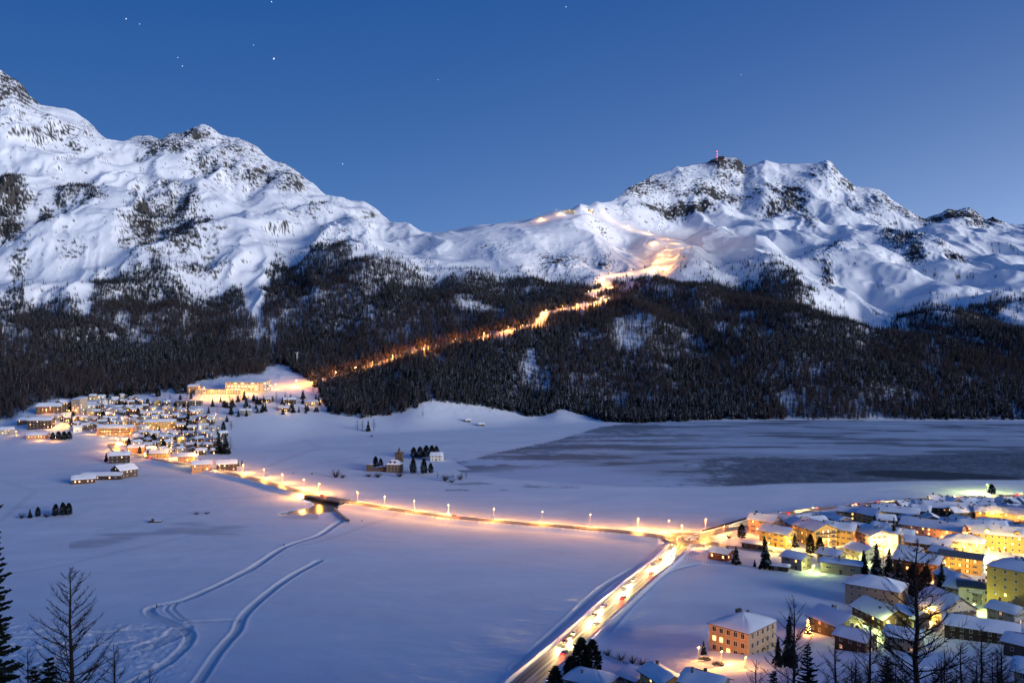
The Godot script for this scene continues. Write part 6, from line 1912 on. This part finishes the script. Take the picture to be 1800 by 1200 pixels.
func build_cars():
	for k in [["paint_silver", 0.35, 0.36, 0.38], ["paint_dark", 0.03, 0.035, 0.045], ["paint_red", 0.22, 0.02, 0.02], ["paint_white", 0.6, 0.6, 0.6], ["paint_blue", 0.03, 0.06, 0.18]]:
		var m := mat(k[0], col(k[1], k[2], k[3]), 0.3)
		m.clearcoat_enabled = true
		m.clearcoat = 0.5
	var paints := ["paint_silver", "paint_dark", "paint_red", "paint_white", "paint_blue"]
	var C := [[1, [0.05, 0.10, 0.155, 0.21, 0.26, 0.32, 0.375, 0.43, 0.48, 0.535, 0.59, 0.64, 0.70, 0.75, 0.80], "on the downhill road, %s from the roundabout"], [0, [0.18, 0.33, 0.52, 0.70, 0.86], "on the causeway, %s from the roundabout"], [2, [0.08, 0.20, 0.27, 0.33, 0.38, 0.43, 0.48, 0.53, 0.58, 0.63, 0.68, 0.73, 0.78, 0.83, 0.88, 0.93], "on the lakeside road, %s from the roundabout"], [3, [0.3, 0.75], "on the village street, %s from the roundabout"]]
	var n := 0
	for c in C:
		var rd: Array = roads[c[0]]
		var line := smooth_line(rd[2], rd[5], 3.0)
		for k in c[1].size():
			var i := int(c[1][k] * (line.size() - 2))
			var t := (line[i + 1] - line[i]).normalized()
			var s := t.cross(Vector3.UP).normalized()
			var away := (n % 3 == 2)
			var dir := -t if away else t
			var at: Vector3 = line[i] + (s if not away else -s) * rd[3] * 0.22 + Vector3(0, 0.13, 0)
			if c[0] == 2: dir = t if n % 2 == 0 else -t
			var p: String = paints[(n * 2 + c[0]) % 5]
			car(at, dir, p, 1, "%s car with headlights lit %s" % [p.substr(6), c[2] % ordinal(k)], "cars on the roads", c[0] == 2)
			n += 1
	# parked rows at the lift station
	for i in 14:
		var p := hit(352 + i * 7.0, 697.5 + (i % 2) * 0.6)
		car(p + Vector3(0, 0.1, 0), Vector3(0.2, 0, 1), paints[i % 5], 0, "%s car parked on the lift station car park, %s from left" % [paints[i % 5].substr(6), ordinal(i)], "parked cars at the lift station")
	car(hit(1240, 1161) + Vector3(0, 0.05, 0), Vector3(1, 0, 0.5), "paint_dark", 0, "dark car parked on the lane before the schoolhouse, left one", "")
	car(hit(1263, 1170) + Vector3(0, 0.05, 0), Vector3(1, 0, 0.5), "paint_dark", 0, "dark car parked on the lane before the schoolhouse, right one", "")

# ------------------------------------------------------------------ trees close to the viewpoint
func close_tree(called: String, px: float, d: float, top_py: float, s: int, limbs: int, twigs: int, girth: float, label: String):
	var x := (px - 900.0) * d / F
	var g := near_height(x, d) - 0.3
	var h := CH + (600.0 - top_py) * d / F - g
	var m := bare_tree(s, limbs, twigs, 0.0)
	var o := thing(called, Vector3(x, g, -d), s * 1.3, label, "tree")
	for k in 2:
		var q := mi(["trunk", "branches"][k], m[k], M.needles, o)
		q.scale = Vector3(h * girth, h, h * girth)

func close_spruce(px: float, d: float, top_py: float, s: int, girth: float, label: String, bare := 0.1):
	var x := (px - 900.0) * d / F
	var g := near_height(x, d) - 0.3
	var h := CH + (600.0 - top_py) * d / F - g
	var r := RandomNumberGenerator.new()
	r.seed = s
	var o := thing("spruce_tree", Vector3(x, g, -d), 0.0, label, "tree")
	var t := SurfaceTool.new()
	t.begin(Mesh.PRIMITIVE_TRIANGLES)
	tube(t, Vector3.ZERO, Vector3(0, h * 0.97, 0), h * 0.014, 0.02, Color(0.03, 0.024, 0.02), 9)
	t.generate_normals()
	mi("trunk", t.commit(), M.needles, o)
	var st := SurfaceTool.new()
	st.begin(Mesh.PRIMITIVE_TRIANGLES)
	var n := int(h * 9.0)
	for i in n:
		var y := bare + (0.985 - bare) * float(i) / n
		var a := i * 2.399 + r.randf_range(-0.4, 0.4)
		var l := (0.20 * pow(1.0 - y, 0.8) + 0.012) * h * girth * r.randf_range(0.65, 1.15)
		var dir := Vector3(cos(a), 0.12 - 0.35 * (1.0 - y), sin(a)).normalized()
		var side := dir.cross(Vector3.UP).normalized()
		var p0 := Vector3(0, y * h, 0)
		tube(st, p0, p0 + dir * l * 0.95, 0.035, 0.008, Color(0.022, 0.018, 0.014), 3)
		var m := int(l * 16.0) + 4
		for j in m:      # needle-covered shoots along the branch
			var u := (j + 0.5) / m
			var sl := l * 0.34 * (1.15 - u) * r.randf_range(0.7, 1.2)
			var p := p0 + dir * l * u + Vector3(0, 0.10 * l * u * u, 0)
			for sg in [1.0, -1.0]:
				var sd: Vector3 = (side * sg * r.randf_range(0.6, 1.0) + dir * 0.75 + Vector3(0, r.randf_range(-0.3, 0.15), 0)).normalized()
				var q := r.randf_range(0.6, 1.5)
				var k := Color(0.013 * q, 0.019 * q, 0.013 * q)
				var up := Vector3(r.randf_range(-0.2, 0.2), 1, r.randf_range(-0.2, 0.2)) * 0.05
				var e := p + sd * sl
				var w := sd.cross(Vector3.UP) * 0.05
				tri(st, p + w, p - w, e, k)
				tri(st, p + up, p - up, e, k)
				for z in 3:
					var f := p.lerp(e, 0.3 + 0.25 * z)
					tri(st, f, f + (sd + w * 14.0).normalized() * 0.16, f + (sd - w * 4.0).normalized() * 0.1, k)
					tri(st, f, f + (sd - w * 14.0).normalized() * 0.16 + up, f + (sd + w * 4.0).normalized() * 0.1, k)
	st.generate_normals()
	mi("crown", st.commit(), M.needles, o)

func build_near_trees():
	close_tree("larch_tree", 1612, 60, 948, 41, 78, 9, 1.05, "big bare larch with a dark trunk in front of the town")
	close_tree("larch_tree", 123, 55, 996, 42, 74, 8, 0.92, "bare larch close in front of the snow field at the left")
	close_tree("larch_tree", 1396, 84, 1052, 43, 60, 8, 0.9, "bare larch right of the schoolhouse")
	close_tree("larch_tree", 1530, 95, 1092, 44, 50, 8, 1.1, "bare larch crown left of the big larch trunk, below the stone house")
	close_tree("larch_tree", 1470, 105, 1122, 45, 46, 8, 1.2, "low bare larch crown between two larches near the bottom edge")
	close_tree("larch_tree", 1726, 130, 1098, 46, 60, 8, 1.2, "brown bare larch before the long dark house")
	close_tree("larch_tree", 1690, 140, 1128, 47, 50, 8, 1.4, "shorter brown larch left of the one before the long dark house")
	close_tree("larch_tree", 1762, 125, 1130, 48, 50, 8, 1.2, "brown bare larch left of the stone barn")
	close_tree("larch_tree", 1330, 120, 1160, 49, 46, 7, 1.2, "bare larch crown at the bottom edge below the schoolhouse")
	close_tree("larch_tree", 200, 80, 1130, 50, 46, 7, 1.0, "small bare larch crown right of the left larch")
	close_tree("larch_tree", 48, 75, 1140, 51, 46, 7, 1.0, "small bare larch crown left of the left larch")
	close_tree("larch_tree", 262, 90, 1172, 52, 40, 7, 1.0, "bare larch tip at the bottom edge on the snow tracks")
	var r := RandomNumberGenerator.new()
	r.seed = 808
	var B := []
	for k in 4: B.append(bare_tree(300 + k, 42, 7, 0.0))
	var xs := []
	for i in 46: xs.append(r.randf_range(1330.0, 1840.0))
	xs.sort()
	for i in 46:
		var d := r.randf_range(95.0, 205.0)
		var px: float = xs[i]
		var x := (px - 900.0) * d / F
		var g := near_height(x, d) - 0.3
		var top := r.randf_range(1120.0, 1190.0) if px > 1440.0 else r.randf_range(1165.0, 1195.0)
		var h := clampf(CH + (600.0 - top) * d / F - g, 4.0, 13.0)
		var o := thing("larch_tree", Vector3(x, g, -d), r.randf() * TAU, "thin bare larch on the dark slope below the town, %s from the left" % ordinal(i), "tree", "bare larches on the slope below the town")
		for k in 2:
			var q := mi(["trunk", "branches"][k], B[i % 4][k], M.needles, o)
			q.scale = Vector3(h * 1.25, h, h * 1.25)
	close_spruce(-95, 25, 420, 61, 0.56, "tall dark spruce whose branches reach in at the left frame edge")
	close_spruce(84, 46, 1150, 62, 1.0, "dark spruce top at the bottom edge beside the left larch")
	close_spruce(56, 52, 1168, 63, 1.0, "lower dark spruce top at the bottom left corner")
	close_spruce(-12, 40, 925, 64, 0.62, "dark spruce cut by the left frame edge below its taller neighbour")
	close_spruce(1420, 100, 1130, 65, 0.9, "dark spruce below the stone house at the bottom edge")
	close_spruce(1560, 110, 1150, 66, 1.0, "dark spruce at the foot of the big larch")
	close_spruce(1360, 110, 1176, 67, 1.1, "dark spruce top at the bottom edge right of the schoolhouse lane")
